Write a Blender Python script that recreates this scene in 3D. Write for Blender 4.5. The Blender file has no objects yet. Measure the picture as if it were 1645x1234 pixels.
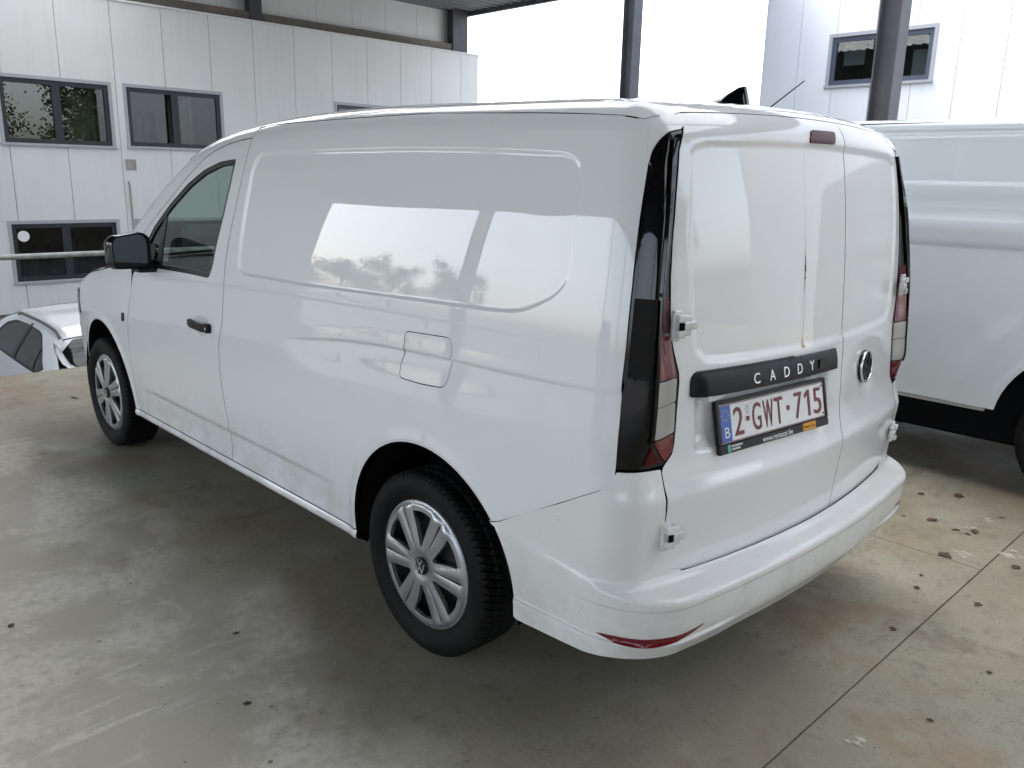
import bpy, math, random
import numpy as np
from mathutils import Matrix, Vector
from mathutils.geometry import delaunay_2d_cdt

scene = bpy.context.scene
COL = scene.collection
random.seed(7)
rng = np.random.default_rng(11)

# ------------------------------------------------------------------ camera
CAM = np.array([-1.04972, 2.47507, 1.58814])
YAW, PITCH, ROLL, FPX = -0.772047, -0.244161, 0.0213846, 1333.17
fw = np.array([math.cos(PITCH) * math.cos(YAW), math.cos(PITCH) * math.sin(YAW), math.sin(PITCH)])
rt = np.cross(fw, [0, 0, 1]); rt /= np.linalg.norm(rt)
up = np.cross(rt, fw)
r2 = math.cos(ROLL) * rt + math.sin(ROLL) * up
u2 = -math.sin(ROLL) * rt + math.cos(ROLL) * up
cd = bpy.data.cameras.new('camera')
cam = bpy.data.objects.new('camera', cd)
COL.objects.link(cam)
M = Matrix.Identity(4)
for i in range(3):
    M[i][0] = r2[i]; M[i][1] = u2[i]; M[i][2] = -fw[i]; M[i][3] = CAM[i]
cam.matrix_world = M
cd.sensor_width = 36
cd.lens = 36 * FPX / 1645
cd.clip_start = .05
cd.clip_end = 2000
scene.camera = cam

# ------------------------------------------------------------------ sky, sun, exposure
SUN_EL, SUN_AZ = math.radians(55), math.radians(10)   # azimuth measured from +X towards +Y
world = bpy.data.worlds.new('World')
scene.world = world
world.use_nodes = True
wn = world.node_tree
wn.nodes.clear()
sky = wn.nodes.new('ShaderNodeTexSky')
sky.sky_type = 'NISHITA'
sky.sun_disc = False
sky.sun_elevation = SUN_EL
sky.sun_rotation = math.pi / 2 - SUN_AZ
sky.air_density = 1.0
sky.dust_density = 3.0
sky.ozone_density = 1.0
hsv = wn.nodes.new('ShaderNodeHueSaturation')           # overcast: the cloud layer takes most of the blue out
hsv.inputs['Saturation'].default_value = .6
bg = wn.nodes.new('ShaderNodeBackground')
bg.inputs['Strength'].default_value = .15
wo = wn.nodes.new('ShaderNodeOutputWorld')
wn.links.new(sky.outputs[0], hsv.inputs['Color'])
wn.links.new(hsv.outputs[0], bg.inputs['Color'])
wn.links.new(bg.outputs[0], wo.inputs['Surface'])
sd_ = bpy.data.lights.new('sun', 'SUN')
sd_.energy = .5
sd_.angle = math.radians(25)
sd_.color = (1, .96, .9)
sun = bpy.data.objects.new('sun', sd_)
COL.objects.link(sun)
sdir = Vector((math.cos(SUN_EL) * math.cos(SUN_AZ), math.cos(SUN_EL) * math.sin(SUN_AZ), math.sin(SUN_EL)))
sun.rotation_euler = sdir.to_track_quat('Z', 'Y').to_euler()
sun.location = (0, 0, 30)
vs = scene.view_settings
scene.display_settings.display_device = 'sRGB'
vs.view_transform = 'Standard'
vs.look = 'None'
vs.exposure = 2.4
vs.gamma = 1
vs.use_curve_mapping = False
scene.cycles.max_bounces = 8
scene.cycles.diffuse_bounces = 4
scene.cycles.glossy_bounces = 4
scene.cycles.transparent_max_bounces = 8
scene.cycles.transmission_bounces = 6
scene.cycles.sample_clamp_indirect = 6
scene.cycles.use_denoising = True

# ------------------------------------------------------------------ materials
MATS = {}
def mat(name, col, rough=.5, metal=0., coat=0., spec=.5, noise=None, bump=None, trans=0., coat_rough=.03, wave=None, coat_ior=1.5, dirt=False):
    """noise: list of (scale, colour, lo, hi, detail) layers mixed over col; bump: (scale, strength)"""
    if name in MATS: return MATS[name]
    m = bpy.data.materials.new(name); m.use_nodes = True
    nt = m.node_tree; n = nt.nodes; l = nt.links
    b = n['Principled BSDF']
    b.inputs['Base Color'].default_value = (*col, 1)
    b.inputs['Roughness'].default_value = rough
    b.inputs['Metallic'].default_value = metal
    b.inputs['Coat Weight'].default_value = coat
    b.inputs['Coat Roughness'].default_value = coat_rough
    b.inputs['Coat IOR'].default_value = coat_ior
    b.inputs['Specular IOR Level'].default_value = spec
    b.inputs['Transmission Weight'].default_value = trans
    tc = n.new('ShaderNodeTexCoord')
    if noise:
        prev = None
        for (sc, c, lo, hi, det) in noise:
            t = n.new('ShaderNodeTexNoise'); t.inputs['Detail'].default_value = det
            t.inputs['Roughness'].default_value = .6
            if isinstance(sc, tuple):
                mp = n.new('ShaderNodeMapping'); mp.inputs['Scale'].default_value = sc
                l.new(tc.outputs['Object'], mp.inputs['Vector']); l.new(mp.outputs[0], t.inputs['Vector'])
                t.inputs['Scale'].default_value = 1
            else:
                l.new(tc.outputs['Object'], t.inputs['Vector']); t.inputs['Scale'].default_value = sc
            r = n.new('ShaderNodeMapRange'); r.inputs['From Min'].default_value = lo; r.inputs['From Max'].default_value = hi
            r.interpolation_type = 'SMOOTHSTEP'
            l.new(t.outputs['Fac'], r.inputs['Value'])
            mx = n.new('ShaderNodeMix'); mx.data_type = 'RGBA'
            l.new(r.outputs[0], mx.inputs['Factor'])
            if prev is None: mx.inputs['A'].default_value = (*col, 1)
            else: l.new(prev, mx.inputs['A'])
            mx.inputs['B'].default_value = (*c, 1)
            prev = mx.outputs['Result']
        l.new(prev, b.inputs['Base Color'])
    if dirt:
        zz = n.new('ShaderNodeSeparateXYZ'); l.new(tc.outputs['Object'], zz.inputs[0])
        zr = n.new('ShaderNodeMapRange'); zr.inputs['From Min'].default_value = .62; zr.inputs['From Max'].default_value = .28
        l.new(zz.outputs['Z'], zr.inputs['Value'])
        tn = n.new('ShaderNodeTexNoise'); tn.inputs['Scale'].default_value = 7; tn.inputs['Detail'].default_value = 8; tn.inputs['Roughness'].default_value = .75
        l.new(tc.outputs['Object'], tn.inputs['Vector'])
        tr_ = n.new('ShaderNodeMapRange'); tr_.inputs['From Min'].default_value = .38; tr_.inputs['From Max'].default_value = .72; tr_.inputs['To Max'].default_value = .65
        l.new(tn.outputs['Fac'], tr_.inputs['Value'])
        mu = n.new('ShaderNodeMath'); mu.operation = 'MULTIPLY'; l.new(zr.outputs[0], mu.inputs[0]); l.new(tr_.outputs[0], mu.inputs[1])
        mx = n.new('ShaderNodeMix'); mx.data_type = 'RGBA'; l.new(mu.outputs[0], mx.inputs['Factor']); l.new(prev, mx.inputs['A']); mx.inputs['B'].default_value = (.40, .375, .32, 1)
        l.new(mx.outputs['Result'], b.inputs['Base Color'])
        ad = n.new('ShaderNodeMath'); ad.operation = 'MULTIPLY_ADD'; ad.inputs[1].default_value = .35; ad.inputs[2].default_value = coat_rough
        l.new(mu.outputs[0], ad.inputs[0]); l.new(ad.outputs[0], b.inputs['Coat Roughness'])
    if bump:
        t = n.new('ShaderNodeTexNoise'); t.inputs['Scale'].default_value = bump[0]; t.inputs['Detail'].default_value = 4
        l.new(tc.outputs['Object'], t.inputs['Vector'])
        bp = n.new('ShaderNodeBump'); bp.inputs['Strength'].default_value = bump[1]; bp.inputs['Distance'].default_value = .01
        l.new(t.outputs['Fac'], bp.inputs['Height']); l.new(bp.outputs[0], b.inputs['Normal'])
    if wave:
        t = n.new('ShaderNodeTexWave'); t.bands_direction = wave[0]; t.inputs['Scale'].default_value = wave[1]
        l.new(tc.outputs['Object'], t.inputs['Vector'])
        bp = n.new('ShaderNodeBump'); bp.inputs['Strength'].default_value = wave[2]; bp.inputs['Distance'].default_value = .004
        l.new(t.outputs['Fac'], bp.inputs['Height']); l.new(bp.outputs[0], b.inputs['Normal'])
    MATS[name] = m
    return m

def glass(name, tint, refl=.06, rough=0.):
    """thin pane: tinted see-through plus a Fresnel mirror"""
    if name in MATS: return MATS[name]
    m = bpy.data.materials.new(name); m.use_nodes = True
    nt = m.node_tree; n = nt.nodes; l = nt.links
    n.clear()
    o = n.new('ShaderNodeOutputMaterial')
    t = n.new('ShaderNodeBsdfTransparent'); t.inputs[0].default_value = (*tint, 1)
    g = n.new('ShaderNodeBsdfGlossy'); g.inputs['Roughness'].default_value = rough; g.inputs[0].default_value = (1, 1, 1, 1)
    lw = n.new('ShaderNodeLayerWeight'); lw.inputs[0].default_value = .5
    pw = n.new('ShaderNodeMath'); pw.operation = 'POWER'; pw.inputs[1].default_value = 4.0
    f = n.new('ShaderNodeMath'); f.operation = 'MULTIPLY_ADD'; f.inputs[1].default_value = .92; f.inputs[2].default_value = refl
    l.new(lw.outputs['Facing'], pw.inputs[0]); l.new(pw.outputs[0], f.inputs[0])
    mx = n.new('ShaderNodeMixShader')
    l.new(f.outputs[0], mx.inputs[0]); l.new(t.outputs[0], mx.inputs[1]); l.new(g.outputs[0], mx.inputs[2])
    l.new(mx.outputs[0], o.inputs['Surface'])
    MATS[name] = m
    return m

PAINT = mat('white_paint', (.80, .80, .795), rough=.5, coat=1., spec=.12, coat_rough=.010, coat_ior=1.62, dirt=True,
            noise=[(.9, (.775, .775, .765), .45, .75, 3), (70, (.68, .675, .65), .68, .75, 4)])
PAINT2 = mat('white_paint_cool', (.76, .81, .85), rough=.4, coat=1., spec=.4, coat_rough=.03, coat_ior=1.6,
             noise=[(1.3, (.72, .77, .81), .4, .7, 3), (50, (.66, .69, .70), .66, .75, 4)])
LEDGE = mat('white_bumper_paint', (.79, .79, .775), rough=.5, coat=.9, spec=.15, coat_rough=.03, coat_ior=1.55, dirt=True,
            noise=[(1.5, (.76, .75, .725), .4, .7, 3), (55, (.62, .60, .55), .66, .74, 5)])
DARK = mat('black_liner', (.006, .006, .007), rough=.9, spec=.1)
PLASTIC = mat('black_plastic', (.006, .0062, .007), rough=.42, spec=.28, bump=(900, .12))
GLOSSBLK = mat('gloss_black', (.002, .002, .0025), rough=.05, spec=.45)
RUBBER = mat('tyre_rubber', (.006, .006, .0063), rough=.65, spec=.2, noise=[(9, (.012, .0115, .010), .45, .7, 5)], bump=(160, .25))
SILVER = mat('silver_cover', (.43, .435, .445), rough=.32, metal=.7, spec=.5, noise=[(14, (.36, .36, .36), .45, .75, 4)])
CHROME = mat('chrome', (.75, .76, .78), rough=.12, metal=1.)
STEELBLK = mat('black_steel', (.02, .02, .021), rough=.55)
REDLENS = mat('red_lens', (.15, .003, .008), rough=.12, coat=.6, spec=.4, wave=('Z', 60, .06))
REDDARK = mat('dark_red_lens', (.07, .003, .007), rough=.3, coat=0., spec=.2)
WHITELENS = mat('clear_lens', (.40, .385, .36), rough=.18, coat=.8, wave=('Y', 90, .25))
RIBBED = mat('ribbed_black_lens', (.008, .008, .009), rough=.12, spec=.7, wave=('Z', 110, .6))
SEAL = mat('window_seal', (.012, .012, .013), rough=.45)
GLASS = glass('car_glass', (.66, .76, .72))
GLASSB = glass('building_glass', (.55, .60, .60))
PRIV = mat('privacy_glass', (.006, .007, .008), rough=.03, spec=.4)
TRIM = mat('interior_plastic', (.045, .045, .048), rough=.7)
SEATM = mat('seat_fabric', (.03, .03, .033), rough=.95, bump=(300, .3))
MIRG = mat('mirror_glass', (.20, .22, .24), rough=.02, metal=1.)

# ------------------------------------------------------------------ object helpers
def link(o, parent=None):
    COL.objects.link(o)
    if parent is not None: o.parent = parent
    return o
def mesh_obj(name, v, f, m, parent=None, smooth=False, normals=None):
    me = bpy.data.meshes.new(name)
    me.from_pydata([tuple(p) for p in np.asarray(v, float).tolist()], [], [tuple(int(i) for i in q) for q in f])
    me.materials.append(m)
    if smooth or normals is not None:
        me.polygons.foreach_set('use_smooth', [True] * len(me.polygons))
    me.update()
    if normals is not None:
        me.normals_split_custom_set_from_vertices(np.asarray(normals, float).tolist())
    o = bpy.data.objects.new(name, me)
    return link(o, parent)
def empty(name, loc=(0, 0, 0), rz=0., parent=None):
    o = bpy.data.objects.new(name, None)
    o.location = loc; o.rotation_euler = (0, 0, rz); o.empty_display_size = .2
    return link(o, parent)
def tag(o, label=None, cat=None, group=None, kind=None):
    if label: o['label'] = label
    if cat: o['category'] = cat
    if group: o['group'] = group
    if kind: o['kind'] = kind
    return o
def copy_tree(o, parent=None):
    c = o.copy(); COL.objects.link(c); c.parent = parent
    for ch in list(o.children): copy_tree(ch, c)
    return c
def mirror_y(o, parent):
    c = o.copy(); COL.objects.link(c); c.parent = parent
    c.scale = (1, -1, 1); c.location = (o.location[0], -o.location[1], o.location[2])
    for ch in list(o.children): copy_tree(ch, c)
    return c

class MB:
    """collects boxes, prisms, tubes and lathes into one mesh"""
    def __init__(s): s.v = []; s.f = []
    def add(s, v, f):
        k = len(s.v); s.v += [tuple(map(float, p)) for p in v]; s.f += [tuple(i + k for i in q) for q in f]; return s
    def box(s, a, b, bev=0.):
        (x0, y0, z0), (x1, y1, z1) = a, b
        if bev <= 0:
            v = [(x0, y0, z0), (x1, y0, z0), (x1, y1, z0), (x0, y1, z0), (x0, y0, z1), (x1, y0, z1), (x1, y1, z1), (x0, y1, z1)]
            return s.add(v, [(0, 3, 2, 1), (4, 5, 6, 7), (0, 1, 5, 4), (1, 2, 6, 5), (2, 3, 7, 6), (3, 0, 4, 7)])
        c = bev
        ring = lambda X0, X1, Y0, Y1, Z: [(X0 + c, Y0, Z), (X1 - c, Y0, Z), (X1, Y0 + c, Z), (X1, Y1 - c, Z), (X1 - c, Y1, Z), (X0 + c, Y1, Z), (X0, Y1 - c, Z), (X0, Y0 + c, Z)]
        v = ring(x0 + c * .6, x1 - c * .6, y0 + c * .6, y1 - c * .6, z0) + ring(x0, x1, y0, y1, z0 + c) + ring(x0, x1, y0, y1, z1 - c) + ring(x0 + c * .6, x1 - c * .6, y0 + c * .6, y1 - c * .6, z1)
        f = [tuple(range(7, -1, -1)), tuple(range(24, 32))]
        for r in range(3):
            for i in range(8):
                j = (i + 1) % 8
                f.append((r * 8 + i, r * 8 + j, r * 8 + 8 + j, r * 8 + 8 + i))
        return s.add(v, f)
    def tube(s, pts, r, n=10, caps=True):
        pts = [np.array(p, float) for p in pts]; rs = r if hasattr(r, '__len__') else [r] * len(pts)
        v = []; f = []
        a = None
        for i, p in enumerate(pts):
            t = pts[min(i + 1, len(pts) - 1)] - pts[max(i - 1, 0)]; t /= np.linalg.norm(t)
            if a is None:
                a = np.cross(t, [0, 0, 1.]) if abs(t[2]) < .9 else np.cross(t, [1., 0, 0])
            a = a - t * (a @ t); a /= np.linalg.norm(a); b = np.cross(t, a)
            for k in range(n):
                an = 2 * math.pi * k / n
                v.append(p + rs[i] * (math.cos(an) * a + math.sin(an) * b))
        for i in range(len(pts) - 1):
            for k in range(n):
                j = (k + 1) % n
                f.append((i * n + k, i * n + j, i * n + n + j, i * n + n + k))
        if caps:
            f.append(tuple(range(n - 1, -1, -1))); f.append(tuple((len(pts) - 1) * n + k for k in range(n)))
        return s.add(v, f)
    def lathe_y(s, prof, n=48, closed=False):
        """prof: list of (radius, y); spins about the Y axis"""
        v = []; f = []
        for i in range(n):
            a = 2 * math.pi * i / n
            for (r, y) in prof: v.append((r * math.cos(a), y, r * math.sin(a)))
        m = len(prof)
        for i in range(n):
            j = (i + 1) % n
            for k in range(m - 1):
                f.append((i * m + k, i * m + k + 1, j * m + k + 1, j * m + k))
        return s.add(v, f)
    def build(s, name, m, parent=None, smooth=False):
        o = mesh_obj(name, s.v, s.f, m, parent, smooth)
        return o
def autosmooth(o, deg=35):
    me = o.data
    me.polygons.foreach_set('use_smooth', [True] * len(me.polygons))
    me.set_sharp_from_angle(angle=math.radians(deg))
    return o

# ------------------------------------------------------------------ surface tools: hermite curves, implicit bodies, panels
def hermite(xs, ys):
    xs = np.array(xs, float); ys = np.array(ys, float)
    h = np.diff(xs); d = np.diff(ys) / h
    m = np.zeros_like(ys)
    m[1:-1] = (d[:-1] * h[1:] + d[1:] * h[:-1]) / (h[1:] + h[:-1]); m[0] = d[0]; m[-1] = d[-1]
    def fn(x):
        x = np.asarray(x, float)
        i = np.clip(np.searchsorted(xs, x) - 1, 0, len(xs) - 2)
        t = (x - xs[i]) / h[i]; tt = np.clip(t, 0, 1)
        v = ys[i] * (1 + 2 * tt) * (1 - tt) ** 2 + m[i] * h[i] * tt * (1 - tt) ** 2 + ys[i + 1] * tt * tt * (3 - 2 * tt) + m[i + 1] * h[i] * tt * tt * (tt - 1)
        return v + np.where(t < 0, t * h[i] * m[i], 0) + np.where(t > 1, (t - 1) * h[i] * m[i + 1], 0)
    return fn
def smax(a, b, r):
    a2 = a + r; b2 = b + r
    return np.where((a2 > 0) & (b2 > 0), np.sqrt(np.maximum(a2, 0) ** 2 + np.maximum(b2, 0) ** 2) - r, np.maximum(a, b))
def smin(a, b, k):
    h = np.maximum(k - np.abs(a - b), 0) / k
    return np.minimum(a, b) - h * h * k / 4
def sstep(a, b, x):
    t = np.clip((x - a) / (b - a), 0, 1)
    return t * t * (3 - 2 * t)
def solve(f, o, d, lo, hi, n=26):
    """first surface point between o+lo*d (outside) and o+hi*d (inside)"""
    a = np.full(len(o), lo, float); b = np.full(len(o), hi, float)
    for _ in range(n):
        m = (a + b) / 2
        p = o + m[:, None] * d
        out = f(p[:, 0], p[:, 1], p[:, 2]) > 0
        a = np.where(out, m, a); b = np.where(out, b, m)
    return o + ((a + b) / 2)[:, None] * d

def resample(loop, step, closed=True):
    L = [np.array(p, float) for p in loop]
    if closed: L = L + [L[0]]
    out = []
    for a, b in zip(L[:-1], L[1:]):
        k = max(1, int(math.ceil(np.linalg.norm(b - a) / step)))
        for i in range(k): out.append(a + (b - a) * i / k)
    if not closed: out.append(L[-1])
    return np.array(out)
def rounded(loop, r, n=5):
    """round every corner of a polygon"""
    L = [np.array(p, float) for p in loop]; out = []
    for i in range(len(L)):
        p, c, q = L[i - 1], L[i], L[(i + 1) % len(L)]
        rr = r[i] if hasattr(r, '__len__') else r
        a = p - c; b = q - c; la, lb = np.linalg.norm(a), np.linalg.norm(b)
        k = min(rr, la * .48, lb * .48)
        if k < 1e-6: out.append(c); continue
        A = c + a / la * k; B = c + b / lb * k
        for j in range(n + 1):
            t = j / n
            out.append((1 - t) ** 2 * A + 2 * t * (1 - t) * c + t * t * B)
    return out
def area2(L):
    L = np.asarray(L); x, y = L[:, 0], L[:, 1]
    return np.sum(x * np.roll(y, -1) - np.roll(x, -1) * y)
def inside(P, loops):
    c = np.zeros(len(P), bool)
    for L in loops:
        L = np.asarray(L); A = L; B = np.roll(L, -1, 0)
        for a, b in zip(A, B):
            if a[1] == b[1]: continue
            cond = (a[1] > P[:, 1]) != (b[1] > P[:, 1])
            xi = a[0] + (P[:, 1] - a[1]) * (b[0] - a[0]) / (b[1] - a[1])
            c ^= cond & (P[:, 0] < xi)
    return c
def segdist(P, L, closed=True):
    L = np.asarray(L, float); A = L if closed else L[:-1]; B = np.roll(L, -1, 0) if closed else L[1:]
    d = np.full(len(P), 1e9)
    for a, b in zip(A, B):
        ab = b - a; t = np.clip(((P - a) @ ab) / max(ab @ ab, 1e-12), 0, 1)
        q = P - a - t[:, None] * ab
        d = np.minimum(d, np.einsum('ij,ij->i', q, q))
    return np.sqrt(d)
def sdf(x, z, L):
    """positive inside"""
    P = np.stack([x, z], -1); d = segdist(P, L)
    return np.where(inside(P, [L]), d, -d)

def panel(name, outline, F, m, parent, holes=(), h=.035, step=.014, lines=(), flange=.016, e=.0009, ref=None, hole_flange=None, dark=None):
    """a sheet-metal panel: 2-D outline (with holes) on the surface F, with rolled edges turned inwards"""
    if dark is None: dark = flange >= .012 and m in (PAINT, LEDGE, PAINT2)
    loops = [resample(outline, step)] + [resample(q, step) for q in holes]
    if area2(loops[0]) < 0: loops[0] = loops[0][::-1]
    for i in range(1, len(loops)):
        if area2(loops[i]) > 0: loops[i] = loops[i][::-1]
    mn = loops[0].min(0); mx = loops[0].max(0)
    gx = np.arange(mn[0], mx[0], h); gy = np.arange(mn[1], mx[1], h * .87)
    G = np.array([(x + (h / 2 if j % 2 else 0), y) for j, y in enumerate(gy) for x in gx])
    if len(G):
        G = G[inside(G, loops)]
    bnd = np.concatenate(loops)
    extra = [np.asarray(q, float) for q in lines]
    keep = np.ones(len(G), bool)
    for k in range(0, len(bnd), 200):
        if len(G): keep &= (np.linalg.norm(G[:, None] - bnd[None, k:k + 200], axis=2).min(1) > h * .33)
    G = G[keep] if len(G) else G
    X = np.concatenate(extra) if extra else np.zeros((0, 2))
    if len(X):
        X = X[inside(X, loops)]
        if len(X):
            dm = np.full(len(X), 1e9)
            for k in range(0, len(bnd), 200):
                dm = np.minimum(dm, np.linalg.norm(X[:, None] - bnd[None, k:k + 200], axis=2).min(1))
            X = X[dm > .0035]
    pts = np.concatenate([bnd] + ([G] if len(G) else []) + ([X] if len(X) else []))
    edges = []; k = 0
    for L in loops:
        n = len(L)
        edges += [(k + i, k + (i + 1) % n) for i in range(n)]; k += n
    vo, eo, fo, *_ = delaunay_2d_cdt([Vector(p) for p in pts], edges, [], 0, 1e-6)
    vo = np.array([tuple(p) for p in vo]); fo = np.array([tuple(t) for t in fo])
    cen = vo[fo].mean(1)
    fo = fo[inside(cen, loops)]
    def geo(Q):
        ep = 4e-4
        P = F(Q[:, 0], Q[:, 1]); A = F(Q[:, 0] + ep, Q[:, 1]); B = F(Q[:, 0], Q[:, 1] + ep)
        N = np.cross(A - P, B - P); N /= np.maximum(np.linalg.norm(N, axis=1), 1e-12)[:, None]
        return P, N
    P, N = geo(vo)
    s = 1
    if np.mean(N @ np.asarray(ref, float)) < 0: s = -1; N = -N
    faces = [tuple(t) if s > 0 else tuple(t[::-1]) for t in fo]
    V = [P]; NN = [N]; base = len(P)
    for li, L in enumerate(loops):
        fl = flange if li == 0 or hole_flange is None else hole_flange
        if fl <= 0: continue
        B, BN = geo(L); BN = BN * s
        T = np.roll(B, -1, 0) - np.roll(B, 1, 0); T /= np.maximum(np.linalg.norm(T, axis=1), 1e-12)[:, None]
        O = np.cross(T, BN) * s
        n = len(L)
        mid = O + BN; mid /= np.linalg.norm(mid, axis=1)[:, None]
        V += [B, B + O * e * .7 - BN * e * .3, B + O * e - BN * e, B + O * e - BN * fl]
        NN += [BN, mid, O, O]
        for i in range(n):
            j = (i + 1) % n
            for r in range(3):
                q = (base + r * n + i, base + r * n + j, base + (r + 1) * n + j, base + (r + 1) * n + i)
                faces.append(q[::-1] if s > 0 else q)
        base += 4 * n
    o = mesh_obj(name, np.concatenate(V), faces, m, parent, True, np.concatenate(NN))
    if dark:
        o.data.materials.append(DARK)
        mi = np.zeros(len(o.data.polygons), np.int32); k = len(fo)
        for L in loops:
            idx = np.arange(3 * len(L)); mi[k + idx[idx % 3 == 2]] = 1; k += 3 * len(L)
        o.data.polygons.foreach_set('material_index', mi)
    return o
def contour_lines(L, offs, step=.012, closed=True):
    """points running along a polyline at several side offsets, to carry fine relief"""
    R = resample(L, step, closed)
    T = np.roll(R, -1, 0) - np.roll(R, 1, 0)
    if not closed: T[0] = R[1] - R[0]; T[-1] = R[-1] - R[-2]
    T /= np.maximum(np.linalg.norm(T, axis=1), 1e-9)[:, None]
    Nn = np.stack([-T[:, 1], T[:, 0]], -1)
    return [R + Nn * o for o in offs]

def text_obj(body, name, m, parent, org, ux, uy, un, w, hgt, depth=.0015):
    """lettering as a mesh fitted to w x hgt, its lower left corner at org"""
    cu = bpy.data.curves.new('t', 'FONT'); cu.body = body; cu.size = 1; cu.extrude = .5; cu.resolution_u = 4
    to = bpy.data.objects.new('t', cu); COL.objects.link(to)
    dg = bpy.context.evaluated_depsgraph_get(); dg.update()
    me = bpy.data.meshes.new_from_object(to.evaluated_get(dg))
    bpy.data.objects.remove(to); bpy.data.curves.remove(cu)
    co = np.empty(len(me.vertices) * 3); me.vertices.foreach_get('co', co); co = co.reshape(-1, 3)
    mn = co.min(0); mx = co.max(0)
    q = (co - mn) / np.maximum(mx - mn, 1e-9)
    ux, uy, un, org = [np.asarray(a, float) for a in (ux, uy, un, org)]
    P = org + q[:, :1] * w * ux + q[:, 1:2] * hgt * uy + q[:, 2:] * depth * un
    me.vertices.foreach_set('co', P.ravel()); me.update()
    me.name = name; me.materials.clear(); me.materials.append(m)
    return link(bpy.data.objects.new(name, me), parent)

# =================================================================== THE SETTING
GZ = -1.26            # yard level below the raised deck
# ---- concrete deck under the canopy
def concrete_mat():
    m = bpy.data.materials.new('concrete_floor'); m.use_nodes = True
    nt = m.node_tree; n = nt.nodes; l = nt.links; b = n['Principled BSDF']
    tc = n.new('ShaderNodeTexCoord')
    def noise(sc, det=4, rough=.6, dist=0., mp=None):
        t = n.new('ShaderNodeTexNoise'); t.inputs['Scale'].default_value = sc; t.inputs['Detail'].default_value = det
        t.inputs['Roughness'].default_value = rough; t.inputs['Distortion'].default_value = dist
        if mp:
            k = n.new('ShaderNodeMapping'); k.inputs['Scale'].default_value = mp[0]; k.inputs['Rotation'].default_value = (0, 0, mp[1])
            l.new(tc.outputs['Object'], k.inputs['Vector']); l.new(k.outputs[0], t.inputs['Vector'])
        else: l.new(tc.outputs['Object'], t.inputs['Vector'])
        return t.outputs['Fac']
    def rng_(v, lo, hi, a=0., c=1.):
        r = n.new('ShaderNodeMapRange'); r.interpolation_type = 'SMOOTHSTEP'
        r.inputs['From Min'].default_value = lo; r.inputs['From Max'].default_value = hi
        r.inputs['To Min'].default_value = a; r.inputs['To Max'].default_value = c
        l.new(v, r.inputs['Value']); return r.outputs[0]
    def mix(f, A, B):
        x = n.new('ShaderNodeMix'); x.data_type = 'RGBA'
        l.new(f, x.inputs['Factor'])
        for k, c in (('A', A), ('B', B)):
            if isinstance(c, tuple): x.inputs[k].default_value = (*c, 1)
            else: l.new(c, x.inputs[k])
        return x.outputs['Result']
    def mul(a, b_):
        x = n.new('ShaderNodeMath'); x.operation = 'MULTIPLY'; l.new(a, x.inputs[0]); l.new(b_, x.inputs[1]); return x.outputs[0]
    c = mix(rng_(noise(.55, 7, .68), .38, .64), (0.280, 0.255, 0.183), (0.406, 0.369, 0.276))
    c = mix(rng_(noise(1.5, 7, .72, .5), .47, .66), c, (0.325, 0.247, 0.163))          # brown stains
    c = mix(rng_(noise(2.3, 8, .75, .7, ((1, .5, 1), .8)), .53, .70), c, (0.219, 0.187, 0.129))
    c = mix(rng_(noise(.9, 6, .7, .8, ((1.2, .6, 1), 1.9)), .54, .70), c, (0.349, 0.343, 0.266))   # greenish pale areas
    c = mix(rng_(noise(11, 6, .8), .50, .72), c, (0.219, 0.191, 0.139))
    c = mix(rng_(noise(85, 3, .7), .52, .70), c, (0.244, 0.213, 0.157))                  # grain
    sx = n.new('ShaderNodeSeparateXYZ'); l.new(tc.outputs['Object'], sx.inputs[0])
    # chalky scuffs where vehicles turn, left of the van, paled further as painted light
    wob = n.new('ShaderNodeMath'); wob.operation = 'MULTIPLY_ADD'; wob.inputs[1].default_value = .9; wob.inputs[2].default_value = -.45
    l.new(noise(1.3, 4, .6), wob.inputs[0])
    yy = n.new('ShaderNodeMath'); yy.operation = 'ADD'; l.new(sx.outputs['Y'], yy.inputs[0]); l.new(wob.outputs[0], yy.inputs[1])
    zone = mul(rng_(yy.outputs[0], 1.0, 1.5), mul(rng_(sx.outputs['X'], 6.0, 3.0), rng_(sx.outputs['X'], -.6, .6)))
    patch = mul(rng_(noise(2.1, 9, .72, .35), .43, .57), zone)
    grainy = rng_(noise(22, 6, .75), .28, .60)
    lit_tone = mul(zone, rng_(noise(1.2, 7, .7, .3), .22, .50))
    c = mix(lit_tone, c, (.52, .48, .385))  # brighter floor light put into the base colour
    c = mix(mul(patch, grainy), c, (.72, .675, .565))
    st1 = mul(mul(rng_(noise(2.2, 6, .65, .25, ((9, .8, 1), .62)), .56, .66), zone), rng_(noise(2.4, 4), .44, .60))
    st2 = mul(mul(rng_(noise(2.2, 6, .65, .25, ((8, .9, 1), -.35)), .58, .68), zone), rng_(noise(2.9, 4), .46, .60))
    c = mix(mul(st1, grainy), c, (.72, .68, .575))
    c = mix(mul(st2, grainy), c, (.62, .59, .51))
    # specks and crumbs
    vo = n.new('ShaderNodeTexVoronoi'); vo.inputs['Scale'].default_value = 24; l.new(tc.outputs['Object'], vo.inputs['Vector'])
    sp = mul(rng_(vo.outputs['Distance'], .10, .05), rng_(noise(7, 2), .55, .60))
    c = mix(sp, c, (.09, .075, .06))
    vo2 = n.new('ShaderNodeTexVoronoi'); vo2.inputs['Scale'].default_value = 11; l.new(tc.outputs['Object'], vo2.inputs['Vector'])
    sp2 = mul(rng_(vo2.outputs['Distance'], .12, .04), rng_(noise(3.1, 3), .57, .64))
    c = mix(sp2, c, (.30, .19, .13))
    l.new(c, b.inputs['Base Color'])
    ro = rng_(noise(1.8, 6, .65), .35, .68, .42, .72)
    l.new(ro, b.inputs['Roughness'])
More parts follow.
